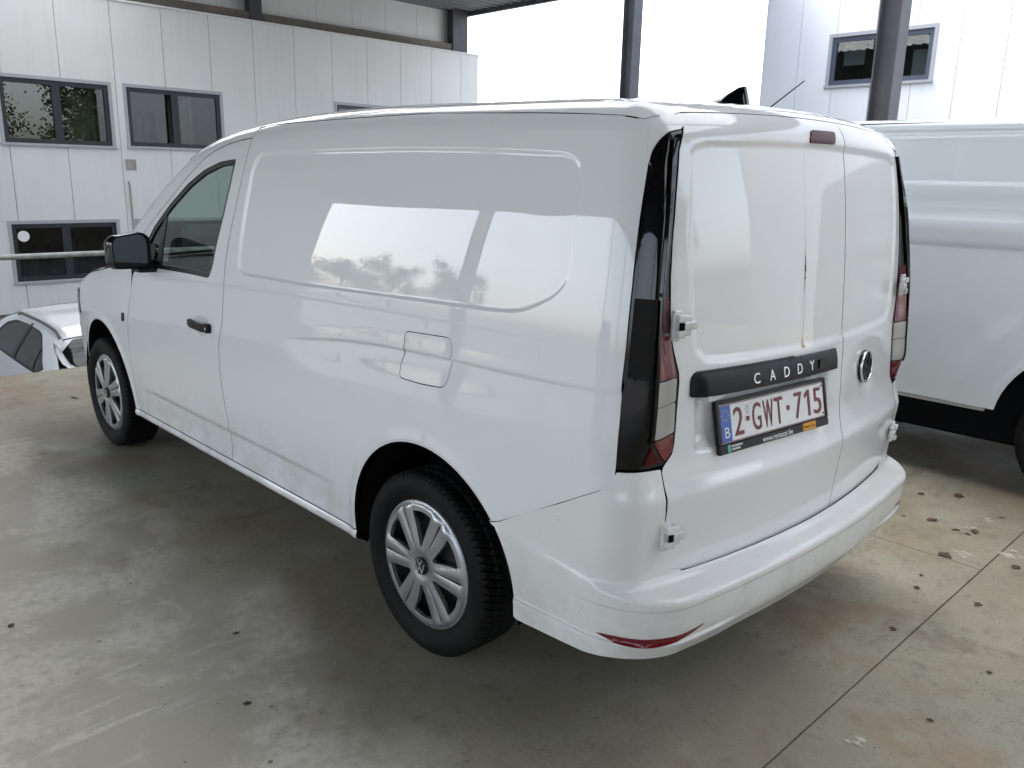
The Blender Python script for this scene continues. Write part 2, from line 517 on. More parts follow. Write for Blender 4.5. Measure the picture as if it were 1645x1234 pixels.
    b.inputs['Specular IOR Level'].default_value = .35
    bp = n.new('ShaderNodeBump'); bp.inputs['Strength'].default_value = .25; bp.inputs['Distance'].default_value = .006
    l.new(noise(60, 8, .75), bp.inputs['Height']); l.new(bp.outputs[0], b.inputs['Normal'])
    return m
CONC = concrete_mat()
JOINT = mat('joint_filler', (.17, .155, .12), rough=.9, noise=[(9, (.20, .18, .14), .42, .6, 5)])
floor = MB().box((-27, -9.5, GZ), (6.17, 11.5, -.008)).build('floor', JOINT)
tag(floor, kind='structure')
JX, JY, JW = -.125, -1.25, .0028
def slab(x0, y0, x1, y1):
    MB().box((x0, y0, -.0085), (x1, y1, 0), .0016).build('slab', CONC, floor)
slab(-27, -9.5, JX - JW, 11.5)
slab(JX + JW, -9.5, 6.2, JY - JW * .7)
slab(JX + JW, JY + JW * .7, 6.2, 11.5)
ASPH = mat('asphalt', (.12, .118, .112), rough=.85, noise=[(.4, (.17, .16, .15), .4, .65, 5), (40, (.045, .045, .045), .55, .7, 3)], bump=(120, .4))
g = MB().add([(-600, -600, GZ - .004), (600, -600, GZ - .004), (600, 600, GZ - .004), (-600, 600, GZ - .004)], [(0, 1, 2, 3)]).build('ground', ASPH)
tag(g, kind='structure')

# ---- canopy: steel roof on columns over the deck
STEEL = mat('painted_steel', (.11, .112, .125), rough=.45, noise=[(3, (.085, .088, .1), .4, .7, 4)])
DSTEEL = mat('dark_steel', (.035, .036, .042), rough=.5, noise=[(5, (.05, .048, .048), .45, .7, 4)])
ROOFM = mat('roof_sheet', (.16, .165, .17), rough=.55)
canopy = empty('canopy', (0, 0, 5.65))
tag(canopy, 'steel canopy roof over the concrete deck, its soffit corner above the grey wall', 'canopy')
def corr(x0, x1, y0, y1, z):
    """trapezoidal sheet, ribs along Y"""
    v = []; f = []
    xs = []
    x = x0
    while x < x1 - .01:
        for dx, dz in ((0, 0), (.12, 0), (.15, .045), (.27, .045)): xs.append((min(x + dx, x1), dz))
        x += .30
    xs.append((x1, 0))
    for (x, dz) in xs:
        v += [(x, y0, z + dz), (x, y1, z + dz)]
    for i in range(len(xs) - 1): f.append((2 * i, 2 * i + 1, 2 * i + 3, 2 * i + 2))
    return v, f
RZ = 5.65
RLIGHT = bpy.data.materials.new('rooflight'); RLIGHT.use_nodes = True
_n = RLIGHT.node_tree.nodes; _n.clear()
_o = _n.new('ShaderNodeOutputMaterial'); _t = _n.new('ShaderNodeBsdfTranslucent'); _t.inputs[0].default_value = (.80, .80, .78, 1)
RLIGHT.node_tree.links.new(_t.outputs[0], _o.inputs['Surface'])
RL0, RL1 = -4.3, -.7            # ridge rooflight, running the length of the canopy
MB().add(*corr(-27, 8, -6.2, RL0, 0)).build('roof_sheet', ROOFM, canopy)
MB().add(*corr(-27, 8, RL1, 12.4, 0)).build('roof_sheet', ROOFM, canopy)
MB().add(*corr(-9, 8, RL0 - .05, RL1 + .05, .004)).build('rooflight', RLIGHT, canopy)
MB().add(*corr(-27, -9, RL0, RL1, 0)).build('roof_sheet', ROOFM, canopy)
MB().add(*corr(8.2, 18.6, -13.7, RL0, .30)).build('roof_sheet', ROOFM, canopy)
MB().add(*corr(8.2, 18.6, RL1, 10.6, .30)).build('roof_sheet', ROOFM, canopy)
MB().add(*corr(8.2, 27, 10.6, 12.4, .30)).build('roof_sheet', ROOFM, canopy)
MB().add(*corr(8.2, 18.6, RL0 - .05, RL1 + .05, .304)).build('rooflight', RLIGHT, canopy)
for y in (-6.1, 12.3):
    MB().box((-27, y - .06, -.30), (8 if y < 0 else 27, y + .06, -.003)).build('eaves_beam', STEEL, canopy)
MB().box((8.2, 12.3, -.003), (27, 12.42, .36)).build('fascia', STEEL, canopy)
MB().box((-27.1, -6.2, -2.35), (-27.0, 12.4, 0)).build('light_block_sheet', ROOFM, canopy)  # added unseen sheet that keeps light off the rear doors
MB().box((8.2, -13.72, .20), (18.6, -13.62, .40)).build('fascia', STEEL, canopy)
for x in (-26.9, -22.0, -17.0, -12.0, -7.0, -2.0, 2.8, 7.9):
    MB().box((x - .09, -6.1, -.36), (x + .09, 12.3, -.004)).build('rafter', STEEL, canopy)
def hcol(name, x, y, w, z0, z1, m_, label):
    """H-section steel column"""
    k = w / 2; t = .014
    mb = MB()
    mb.box((x - k, y - k, z0), (x - k + t, y + k, z1)); mb.box((x + k - t, y - k, z0), (x + k, y + k, z1))
    mb.box((x - k + t, y - .005, z0), (x + k - t, y + .005, z1))
    mb.box((x - k - .03, y - k - .03, z0), (x + k + .03, y + k + .03, z0 + .02))
    o = mb.build(name, m_)
    tag(o, label, 'column', 'canopy columns'); return o
def boxcol(x, y, a, b, z0, z1, label):
    mb = MB(); mb.box((x - a, y - b, z0), (x + a, y + b, z1), .012)
    o = mb.build('steel_column', STEEL); tag(o, label, 'column', 'canopy columns'); return o
hcol('steel_column', 8.02, -8.9, .22, GZ, 5.4, STEEL, 'distant steel column against the white sky above the van roof')
hcol('steel_column', 2.35, -5.5, .20, 0, 5.3, STEEL, 'nearer steel column standing in front of the right building window')
for x, lb in ((12.4, 'canopy column nearest the grey wall, mirrored in the van side'), (3.9, 'canopy column mirrored at the rear end of the van side'), (-4.5, 'canopy column behind the photographer on the open side'), (26.6, 'canopy column far beyond the end of the grey wall')):
    hcol('steel_column', x, 12.2, .34, GZ, 5.36, STEEL, lb)
for x, y, lb in ((-26.6, 9, 'rear canopy column on the open left'), (-26.6, 1.5, 'rear canopy column behind the photographer'), (-26.6, -5.6, 'rear canopy column on the right')):
    hcol('steel_column', x, y, .3, 0, 5.3, STEEL, lb)

# ---- grey panel building ahead (faces the deck)
WALLM = mat('grey_wall_panel', (.66, .67, .65), rough=.55, noise=[((9, 9, .35), (.63, .64, .62), .42, .68, 4), (.6, (.69, .695, .68), .45, .7, 3)])
WALLM2 = mat('white_wall_panel', (.80, .81, .82), rough=.5, noise=[((8, 8, .3), (.775, .785, .795), .45, .7, 4)])
TRIMG = mat('window_trim_grey', (.36, .375, .39), rough=.5)
FRAMEB = mat('window_frame_anthracite', (.014, .017, .022), rough=.45)
ROOMW = mat('room_wall', (.22, .20, .16), rough=.9, noise=[(.7, (.06, .055, .05), .45, .6, 3)])
BROWN = mat('weathered_beam', (.13, .115, .095), rough=.85, noise=[((3, .7, 6), (.20, .17, .135), .4, .7, 5), (9, (.07, .06, .05), .55, .75, 4)])
WX = 17.2; KW = (WX - CAM[0]) / (16 - CAM[0])
wy = lambda y: CAM[1] + (y - CAM[1]) * KW
wz = lambda z: CAM[2] + (z - CAM[2]) * KW
lower = empty('panel_building', (WX, 0, GZ))
tag(lower, 'grey sandwich-panel building with dark framed windows behind the parked van', 'building')
Ytop = wz(4.585)
WINS = [(wy(-1.62), wy(-3.43), wz(2.00), wz(3.10)), (wy(-3.75), wy(-5.61), wz(2.02), wz(3.10)), (wy(-1.55), wy(-3.36), wz(-.45), wz(.59)),
        (wy(-3.76), wy(-5.6), wz(-.45), wz(.59)), (wy(-8.38), wy(-10.25), wz(2.03), wz(3.11)), (wy(.5), wy(-1.25), wz(2.0), wz(3.10))]
def panel_column(y0, y1, z0, z1, wins, x, th):
    """one vertical sandwich panel with its window notches, as boxes butted end to end; faces -X"""
    boxes = []
    cuts = [w for w in wins if min(w[0], w[1]) < y1 and max(w[0], w[1]) > y0]
    zs = sorted({z0, z1, *[w[2] for w in cuts], *[w[3] for w in cuts]})
    for a, b in zip(zs[:-1], zs[1:]):
        mid = (a + b) / 2
        segs = [(y0, y1)]
        for w in cuts:
            if w[2] < mid < w[3]:
                lo, hi = min(w[0], w[1]), max(w[0], w[1]); ns = []
                for (p, q) in segs:
                    if lo > p: ns.append((p, min(q, lo)))
                    if hi < q: ns.append((max(p, hi), q))
                segs = [s for s in ns if s[1] - s[0] > .004]
        for (p, q) in segs: boxes.append((p, q, a, b))
    groups = []
    for bx_ in boxes:                       # boxes that touch belong to one sheet
        hit = [g_ for g_ in groups if any(o[0] < bx_[1] - 1e-6 and o[1] > bx_[0] + 1e-6 and abs(o[3] - bx_[2]) < 1e-6 for o in g_)]
        new = [bx_]
        for g_ in hit: new = g_ + new; groups.remove(g_)
        groups.append(new)
    out = []
    for g_ in groups:
        mb = MB()
        for (p, q, a, b) in g_: mb.box((x, p, a), (x + th, q, b))
        out.append(mb)
    return out
ox = lower.location
def rel(mb, o):
    mb.v = [(a - o[0], b - o[1], c - o[2]) for a, b, c in mb.v]; return mb
seams = [wy(-12.665) + 1e-3] + [wy(-12.07 + .9445 * i) for i in range(0, 24)]
for a, b in zip(seams[:-1], seams[1:]):
    for mb in panel_column(a + .005, b - .005, GZ + .06, Ytop, WINS, WX, .10): rel(mb, ox).build('wall_panel', WALLM, lower)
YL, YR = seams[-1], seams[0]
rel(MB().box((WX + .012, YR, GZ), (WX + .09, YL, GZ + .06)), ox).build('plinth', BROWN, lower)
rel(MB().box((WX - .03, YR - .02, Ytop), (WX + .9, YL, Ytop + .045), .006), ox).build('coping', WALLM, lower)
def building_window(parent, o, w, axis, face, sgn, mullion=.5, blind=False):
    """trim, frame with two sashes and panes; axis 1: wall along Y facing -X; axis 0: wall along X facing +Y"""
    lo, hi = min(w[0], w[1]), max(w[0], w[1]); z0, z1 = w[2], w[3]
    def bx(a0, a1, d0, d1, zz0, zz1, mb):
        d0, d1 = face + sgn * d0, face + sgn * d1
        d0, d1 = min(d0, d1), max(d0, d1)
        if axis == 1: mb.box((d0, a0, zz0), (d1, a1, zz1))
        else: mb.box((a0, d0, zz0), (a1, d1, zz1))
        return mb
    T = .06
    mb = MB()
    bx(lo - T, lo + .004, .012, -.02, z0 - T * .5, z1 + T, mb); bx(hi - .004, hi + T, .012, -.02, z0 - T * .5, z1 + T, mb)
    bx(lo + .004, hi - .004, .012, -.02, z1 - .004, z1 + T, mb)
    tr = rel(mb, o).build('window', TRIMG, parent)
    rel(bx(lo - T - .01, hi + T + .01, .045, -.02, z0 - .05, z0 - .004, MB()), o).build('sill', TRIMG, tr)
    mid = lo + (hi - lo) * mullion
    mb = MB(); F_ = .085
    bx(lo + .004, lo + F_, -.022, -.085, z0, z1 - .004, mb); bx(hi - F_, hi - .004, -.022, -.085, z0, z1 - .004, mb)
    bx(lo + F_, hi - F_, -.022, -.085, z0, z0 + F_, mb); bx(lo + F_, hi - F_, -.022, -.085, z1 - F_ - .004, z1 - .004, mb)
    bx(mid - .075, mid + .075, -.024, -.085, z0 + F_, z1 - F_ - .004, mb)
    rel(mb, o).build('frame', FRAMEB, tr)
    for p, q in ((lo + F_, mid - .075), (mid + .075, hi - F_)):
        rel(bx(p, q, -.055, -.061, z0 + F_, z1 - F_, MB()), o).build('pane', GLASSB, tr)
    return tr
for w in WINS: building_window(lower, ox, w, 1, WX, -1, .5)
# rooms behind the windows
def room(parent, o, x0, x1, y0, y1, z0, z1, m_):
    mb = MB().box((x0, y0, z0), (x1, y1, z1)); mb.f = [q[::-1] for q in mb.f]
    mb.f.pop(5 if False else 5)      # open towards the windows (the -X face)
    return rel(mb, o).build('room', m_, parent)
room(lower, ox, WX + .101, WX + 4.5, YR + .1, YL - .1, wz(1.2), wz(3.6), ROOMW)
room(lower, ox, WX + .101, WX + 4.5, YR + .1, YL - .1, GZ + .02, wz(1.1), ROOMW)
# furniture that shows through the panes
FURN = mat('dark_furniture', (.03, .028, .026), rough=.8)
CURT = mat('curtain', (.42, .38, .24), rough=.9)
for y, z0, z1, m_ in ((wy(-3.05), wz(1.5), wz(3.0), CURT), (wy(-4.95), wz(1.5), wz(3.05), CURT), (wy(-2.05), wz(-1), wz(.2), FURN), (wy(-2.75), wz(-1), wz(.35), FURN), (wy(-4.2), wz(1.4), wz(2.7), FURN)):
    mb = MB()
    for k in range(6):
        mb.box((WX + .45 + .04 * (k % 2), y - .25 + k * .085, z0), (WX + .5 + .04 * (k % 2), y - .165 + k * .085, z1 - .05 * (k % 3)))
    rel(mb, ox).build('curtain' if m_ is CURT else 'shelf', m_, lower)
mb = MB(); mb.lathe_y([(0, 0), (.105, 0), (.105, .002), (0, .002)], 24)
mb.v = [(WX + .045 - p[1] - ox[0], wy(-1.742) + p[0] - ox[1], wz(.366) + p[2] - ox[2]) for p in mb.v]
mb.build('round_sticker', mat('white_sticker', (.8, .8, .8), rough=.5), lower)
mb = MB()
cy, cz = wy(-3.725), wz(1.677)
for a, b in (((-.10, -.10), (.10, -.075)), ((-.10, .075), (.10, .10)), ((-.10, -.075), (-.075, .075)), ((.075, -.075), (.10, .075))):
    mb.box((WX - .03, cy + a[0], cz + a[1]), (WX + .001, cy + b[0], cz + b[1]))
for k in range(4): mb.box((WX - .018, cy - .075, cz - .062 + k * .036), (WX - .004, cy + .075, cz - .042 + k * .036))
rel(mb, ox).build('vent_grille', mat('vent_grey', (.36, .34, .31), rough=.7), lower)
mb = MB(); mb.tube([(WX - .03, wy(-3.645), wz(1.36)), (WX - .035, wy(-3.655), wz(1.30)), (WX - .02, wy(-3.665), wz(1.1)), (WX - .02, wy(-3.665), wz(.3))], .018, 8)
rel(mb, ox).build('drain_pipe', mat('pipe_grey', (.30, .29, .27), rough=.6, noise=[(6, (.42, .36, .16), .5, .62, 3)]), lower)

upper = empty('upper_wall', (WX + .9, 0, Ytop))
tag(upper, 'upper grey panel wall set back above the coping, behind dark steel posts', 'wall')
UX = WX + .62
u0 = upper.location
for a, b in zip(seams[:-1], seams[1:]):
    a2, b2 = a * 1.0 + .004, b - .004
    rel(MB().box((UX, a2, Ytop + .05), (UX + .08, b2, 7.2)), u0).build('wall_panel', WALLM, upper)
rel(MB().box((UX - .30, YR + .15, Ytop + .046), (UX - .16, YL, Ytop + .046 + .23), .01), u0).build('timber_beam', BROWN, upper)
for i, y in enumerate((wy(-6.65), wy(-12.28), wy(-1.0), wy(4.6))):
    w = .15 if i != 1 else .27
    o = MB().box((UX - .34, y - w, Ytop + .047), (UX - .10, y + w, 6.2), .012).build('steel_post', DSTEEL)
    tag(o, ['dark steel post above the coping, left of the van roof', 'thick dark steel post at the right end of the upper wall', 'dark steel post above the leftmost window', 'dark steel post far left on the upper wall'][i], 'post', 'posts on the upper wall')

# ---- white panel building on the right
BY = -13.5
rb = empty('white_building', (0, BY, GZ))
tag(rb, 'tall white panel building with one grey framed window on the right', 'building')
RW = (5.02, 6.87, 3.41, 4.27)
rs = [8.27 - .737 * i for i in range(0, 29)]
for a, b in zip(rs[:-1], rs[1:]):
    for mbw in panel_column(b + .004, a - .004, GZ + .05, 8.5, [RW], 0, .1):
        mbw.v = [(p[1], BY - p[0], p[2]) for p in mbw.v]      # turn the wall to run along X and face +Y
        rel(mbw, rb.location).build('wall_panel', WALLM2, rb)
FRAMEG = mat('window_frame_grey', (.06, .075, .105), rough=.45)
_fb = FRAMEB; FRAMEB = FRAMEG
tw = building_window(rb, rb.location, RW, 0, BY, 1, .46)
FRAMEB = _fb
tw.data.materials[0] = mat('window_trim_light', (.36, .37, .39), rough=.5)
rel(MB().box((8.27, BY - 8, GZ), (8.36, BY - .101, 8.5)), rb.location).build('gable_wall', WALLM2, rb)
mb = MB().box((1.5, BY - 4.5, 2.9), (8.2, BY - .101, 5.2)); mb.f = [q[::-1] for q in mb.f]; mb.f.pop(4); mb.f.pop(2)
for a, b in (((1.5, BY - 4.5, 2.9), (3.6, BY - 4.4, 5.2)), ((4.3, BY - 4.5, 2.9), (5.0, BY - 4.4, 5.2)), ((5.9, BY - 4.5, 2.9), (8.2, BY - 4.4, 5.2)), ((3.6, BY - 4.5, 2.9), (5.9, BY - 4.45, 3.6)), ((3.6, BY - 4.5, 4.35), (5.9, BY - 4.45, 5.2))): mb.box(a, b)
rel(mb, rb.location).build('room', mat('room_brown', (.30, .25, .19), rough=.9), rb)
rel(MB().box((6.40, BY - .42, 3.80), (6.80, BY - .40, 4.25)), rb.location).build('roller_blind', mat('blind_white', (.75, .75, .72), rough=.8), rb)
rel(MB().box((5.18, BY - .42, 3.48), (5.50, BY - .40, 3.98)), rb.location).build('roller_blind', MATS['blind_white'], rb)
rel(MB().box((6.12, BY - .9, 2.95), (6.22, BY - .8, 4.2)), rb.location).build('pillar', MATS['blind_white'], rb)

# ---- guard rail at the deck edge
rail = empty('guard_rail', (6.12, 0, 0))
tag(rail, 'galvanised pipe guard rail along the far edge of the deck', 'railing')
GALV = mat('galvanised', (.33, .34, .33), rough=.5, metal=.6, noise=[(12, (.24, .24, .23), .4, .7, 4)])
mb = MB().tube([(0, -4.5, .92), (0, 11.3, .93)], .022, 10); mb.build('top_rail', GALV, rail, True)
for y in (-4.4, -2.0, 2.6, 5.4, 8.3, 11.2):
    mb = MB().tube([(0, y, .0), (0, y, .92)], .02, 10); mb.box((-.05, y - .05, 0), (.05, y + .05, .008)); mb.build('post', GALV, rail)

# =================================================================== WHEELS (shared meshes)
def tyre_mesh(R, Rr, W, ntr=78):
    """tyre about the Y axis, centre at the origin, with a cut tread"""
    hw = W / 2
    sidep = [(Rr - .004, -hw * .72), (Rr + .006, -hw * .80), (Rr + .02, -hw * .93), (Rr + (R - Rr) * .45, -hw * 1.04), (Rr + (R - Rr) * .70, -hw * 1.01), (R - .016, -hw * .93), (R - .006, -hw * .86)]
    ws = np.linspace(-.80, .80, 29)
    tre = [(R - .004 * abs(w) ** 3, w * hw) for w in ws]
    prof = sidep + tre + [(r, -y) for r, y in sidep[::-1]]
    n = ntr * 7; m = len(prof)
    r = np.array([p[0] for p in prof]); y = np.array([p[1] for p in prof])
    th = np.arange(n) / n * 2 * math.pi
    RR = np.repeat(r[None], n, 0); YY = np.repeat(y[None], n, 0)
    w = YY / hw
    ph = (th[:, None] * ntr / (2 * math.pi) + np.abs(w) * 1.5 + .25 * np.sign(w)) % 1
    isT = (np.abs(w) < .9) & (RR > R - .0165)
    cut = (ph < .22) & (np.abs(w) > .10)
    circ = (np.abs(np.abs(w) - .42) < .055) | (np.abs(w) < .05)
    RR = RR - np.where(isT & cut, .0075, 0) - np.where(isT & circ & ~cut, .0075, 0)
    v = np.stack([RR * np.cos(th)[:, None], YY, RR * np.sin(th)[:, None]], -1).reshape(-1, 3)
    f = []
    for i in range(n):
        j = (i + 1) % n
        for k in range(m - 1): f.append((i * m + k, i * m + k + 1, j * m + k + 1, j * m + k))
    me = bpy.data.meshes.new('tyre'); me.from_pydata(v.tolist(), [], f); me.materials.append(RUBBER)
    me.polygons.foreach_set('use_smooth', [True] * len(me.polygons)); me.set_sharp_from_angle(angle=math.radians(40)); me.update()
    return me
def emblem_parts(parent, R, org, ux, uy, un, chrome=CHROME, base=None, ring=True):
    base = base or mat('badge_black', (.006, .006, .007), rough=.3, spec=.4)
    """round badge: dark disc, bright ring, V over W strokes"""
    ux, uy, un, org = [np.asarray(a, float) for a in (ux, uy, un, org)]
    def put(mb): mb.v = [tuple(org + p[0] * ux + p[1] * uy + p[2] * un) for p in mb.v]; return mb
    def rev(prof, n=40):
        mb = MB(); m = len(prof); v = []; f = []
        for i in range(n):
            a = 2 * math.pi * i / n
            v += [(r * math.cos(a), r * math.sin(a), z) for r, z in prof]
        for i in range(n):
            j = (i + 1) % n
            for k in range(m - 1): f.append((i * m + k, j * m + k, j * m + k + 1, i * m + k + 1))
        return mb.add(v, f)
    disc = put(rev([(R, -.004), (R, .003), (R * .9, .0045), (0.0001, .005)])).build('emblem', base, parent, True)
    mb = MB()
    if ring:
        k = rev([(R * .99, .002), (R * .985, .0075), (R * .93, .009), (R * .875, .0075), (R * .87, .003)]); mb.add(k.v, k.f)
    def stroke(a, b, wd, z0=.0045, z1=.0075):
        a = np.array(a, float) * R; b = np.array(b, float) * R; wd *= R
        t = (b - a) / np.linalg.norm(b - a); nn = np.array([-t[1], t[0]]) * wd / 2
        q = [a + nn, a - nn, b - nn, b + nn]
        mb.add([(p[0], p[1], z) for z in (z0, z1) for p in q], [(4, 5, 6, 7), (0, 1, 5, 4), (1, 2, 6, 5), (2, 3, 7, 6), (3, 0, 4, 7)])
    wd = .13
    stroke((-.40, .76), (-.02, .10), wd); stroke((.40, .76), (.02, .10), wd, z1=.0074)
    stroke((-.76, .42), (-.36, -.74), wd); stroke((-.36, -.74), (-.02, -.02), wd, z1=.0073); stroke((.02, -.02), (.36, -.74), wd, z1=.0074); stroke((.36, -.74), (.76, .42), wd, z1=.0072)
    put(mb).build('emblem_mark', chrome, parent)
    return disc
def cover_mesh():
    """wheel cover: six pairs of petals with slots, six openings; face towards +Y"""
    Ro = .2215
    pol = lambda r, d: (r * math.cos(math.radians(d)), r * math.sin(math.radians(d)))
    out = [pol(Ro, a) for a in np.arange(0, 360, 3)]
    holes = []
    for k in range(6):
        c = 30 + 60 * k
        P = [pol(.070, c - 5), pol(.070, c + 5), pol(.125, c + 11.8), pol(.190, c + 15.3), pol(.194, c), pol(.190, c - 15.3), pol(.125, c - 11.8)]
        holes.append(rounded(P, [.004, .004, .02, .008, .02, .008, .02], 3))
        c = 60 * k
        P = [pol(.075, c - .9), pol(.075, c + .9), pol(.196, c + 1.3), pol(.196, c - 1.3)]
        holes.append(P)
    def F(a, b):
        r = np.hypot(a, b); an = np.degrees(np.arctan2(b, a))
        pet = np.abs((an + 30) % 60 - 30)            # 0 at the slot, 30 in the middle of an opening
        wdt = np.clip(r / .2, 0, 1)
        crown = .006 * wdt * np.sin(np.clip(pet / 16, 0, 1) * math.pi) * sstep(.05, .09, r) * sstep(.215, .195, r)
        y = .010 - .006 * sstep(.05, .19, r) + crown - .008 * sstep(.205, .2215, r) * 1.0 - .006 * sstep(.06, .03, r)
        return np.stack([a, y, b], -1)
    rl_ = [np.array([pol(r, a) for a in np.arange(0, 360, 2.5)]) for r in (.197, .201, .205, .209, .213, .217, .2195)]
    o = panel('wheel_cover', out, F, SILVER, None, holes, lines=rl_, h=.009, step=.006, flange=.02, e=.0014, ref=(0, 1, 0), hole_flange=.016)
    me = o.data; bpy.data.objects.remove(o); return me
TYRE = tyre_mesh(.3205, .2215, .205)
COVER = cover_mesh()
def rim_back():
    mb = MB()
    mb.lathe_y([(.2215, .082), (.214, .07), (.205, .03), (.196, -.08), (.214, -.088)], 48)
    mb.lathe_y([(.205, .0), (.15, .035), (.10, .05), (.001, .05)], 48)
    # round hand holes of the steel wheel show as dark dimples
    o = mb.build('rim', STEELBLK); autosmooth(o); me = o.data; bpy.data.objects.remove(o); return me
RIM = rim_back()
def wheel(parent, x, y, z, left=True, turn=0., cover=True):
    t = bpy.data.objects.new('wheel', TYRE); link(t, parent)
    t.location = (x, y, z); t.rotation_euler = (0, turn, 0 if left else math.pi)
    r = bpy.data.objects.new('rim', RIM); link(r, t)
    c = bpy.data.objects.new('wheel_cover', COVER); link(c, t); c.location = (0, .088, 0)
    return t

# =================================================================== THE WHITE VAN
van = empty('panel_van', (0, 0, 0))
tag(van, 'clean white panel van with black rear lamps parked on the concrete deck in the middle', 'van')
prof = hermite([.10, .22, .35, .55, .75, .90, 1.05, 1.2, 1.4, 1.6, 1.75, 1.9], [.875, .888, .902, .918, .926, .922, .908, .893, .862, .822, .785, .745])
roofline = hermite([-.2, .1, .25, .4, .8, 1.5, 2.2, 2.45, 2.67, 2.88, 3.12, 3.45, 3.75, 3.93, 4.15, 4.4, 4.6, 4.8, 5.0],
                   [1.78, 1.797, 1.805, 1.815, 1.829, 1.843, 1.82, 1.795, 1.757, 1.685, 1.545, 1.34, 1.15, 1.10, 1.06, .985, .89, .74, .6])
xr0 = hermite([.45, .52, .60, .70, .755, .765, .80, .86, .95, 1.1, 1.4, 1.6, 1.75, 1.85], [.090, .084, .0765, .0675, .0625, .0625, .0735, .087, .094, .103, .125, .15, .18, .21])
def side_h(x, z):
    return prof(z) - .05 * np.clip((1.2 - x) / 1.2, 0, 1.3) ** 2 - .10 * np.clip((x - 3.2) / 1.5, 0, 2) ** 2.5
def f_van(x, y, z):
    y = np.abs(y)
    a = y - side_h(x, z)
    cr = np.where(x < 1, .027 + .01 * np.clip(x, 0, 1), .037)
    b = z - (roofline(x) - cr * (y / .75) ** 2)
    c = xr0(z) + .13 * y * y - x
    d = x - (4.84 - .22 * (y / .8) ** 2 - .10 * np.clip(z - .6, 0, 1) - .15 * np.clip(.45 - z, 0, 1))
    return smax(smax(smax(a, b, np.where(x < 3, .075, .06)), c, .09), d, .12)
REC = [(2.15, 1.651), (2.179, 1.612), (2.202, 1.454), (2.217, 1.24), (2.215, 1.20), (2.165, 1.180), (1.691, 1.186), (1.05, 1.208), (.635, 1.221), (.555, 1.232), (.45, 1.282), (.413, 1.331), (.413, 1.419), (.416, 1.467), (.433, 1.587), (.437, 1.625), (.484, 1.651), (.785, 1.663), (1.156, 1.669), (1.624, 1.666), (2.002, 1.660), (2.11, 1.657)]
REC = [tuple(p) for p in rounded(REC, .10, 4)]
AC = [(.955, .34), (3.925, .34)]; AR = .415
_zc = hermite([-.5, .2, .488, .83, 1.09, 1.375, 1.75, 2.2], [1.075, 1.07, 1.061, 1.056, 1.05, 1.031, .985, .93])
def side_disp(x, z):
    d = np.zeros_like(x)
    near = (x > .3) & (x < 2.3) & (z > 1.1) & (z < 1.72)
    if near.any():
        s = sdf(x[near], z[near], REC)
        fade = 1 - .6 * sstep(.62, .44, x[near])
        d[near] -= .006 * sstep(-.007, .008, s) * fade
    dz = _zc(x) - z
    A = .010 * sstep(1.82, 1.55, x) * (1 - .75 * sstep(.9, .15, x))
    d -= A * sstep(0, .016, dz) * sstep(.17, .02, dz)
    d += .3 * A * sstep(-.05, 0, dz) * sstep(.012, 0, dz)
    # soft feature above the rear lamp line, low crease over the sill
    d2 = .475 - z
    B = .011 * sstep(1.38, 1.75, x) * sstep(3.42, 3.1, x)
    d -= B * sstep(-.004, .030, d2) * sstep(.19, .08, d2)
    for cx, cz in AC:
        t = np.hypot(x - cx, z - cz) - AR
        d += .009 * sstep(.055, .0, t) - .004 * sstep(.012, .0, t)
    return d
def F_side(off=0.):
    def F(x, z):
        o = np.stack([x, np.full_like(x, 1.05), z], -1)
        p = solve(f_van, o, np.array([0, -1., 0]), 0, .75)
        p[:, 1] += side_disp(x, z) + off
        return p
    return F
RREC = [(.626, 1.663), (.605, 1.677), (.565, 1.685), (.3, 1.695), (0, 1.700), (-.3, 1.695), (-.565, 1.685), (-.605, 1.677), (-.626, 1.663), (-.647, 1.453), (-.638, 1.25), (-.623, 1.154), (-.58, 1.121), (-.5, 1.114), (0, 1.106), (.5, 1.114), (.58, 1.121), (.623, 1.154), (.638, 1.25), (.647, 1.453)]
PREC = rounded([(.618, 1.045), (.62, .872), (-.055, .858), (-.045, 1.045)], .02, 4)
def rear_disp(y, z):
    s = sdf(y, z, RREC)
    d = .0075 * sstep(-.010, .014, s)
    d += .026 * sstep(-.006, .030, sdf(y, z, PREC))
    # pressed vertical seam of the blanked window
    d += .0010 * sstep(.004, 0, np.abs(y - .117)) * sstep(1.10, 1.14, z) * sstep(1.70, 1.66, z)
    return d
def F_rear(off=0.):
    def F(y, z):
        o = np.stack([np.full_like(y, -.2), y, z], -1)
        p = solve(f_van, o, np.array([1., 0, 0]), 0, .9)
        p[:, 0] += rear_disp(y, z) - off
        return p
    return F
SQ = math.sqrt(.5)
_ls = hermite([.85, .972, 1.096, 1.177, 1.325, 1.464, 1.568, 1.639, 1.70], [.762, .7566, .7524, .746, .736, .7255, .7135, .705, .664])
_lr = hermite([.85, .90, 1.019, 1.088, 1.158, 1.255, 1.349, 1.558, 1.662, 1.712], [.632, .601, .600, .599, .620, .637, .642, .636, .631, .6205])
def lamp_bulge(s, z):
    t = (s - _lr(z)) / np.maximum(_ls(z) - _lr(z), .02)
    t = np.clip(t, 0, 1)
    return .027 * np.sin(math.pi * t) ** 2 * sstep(1.70, 1.45, z) * sstep(.85, .97, z)
def F_corner(off=0., bulge=False):
    def F(s, z):
        o = np.stack([(s - 1.2) * SQ, (s + 1.2) * SQ, z], -1)
        p = solve(f_van, o, np.array([SQ, -SQ, 0]), 0, 1.1)
        k = off + (lamp_bulge(s, z) if bulge else 0 * s)
        return p + k[:, None] * np.array([-.92, .39, 0])
    return F
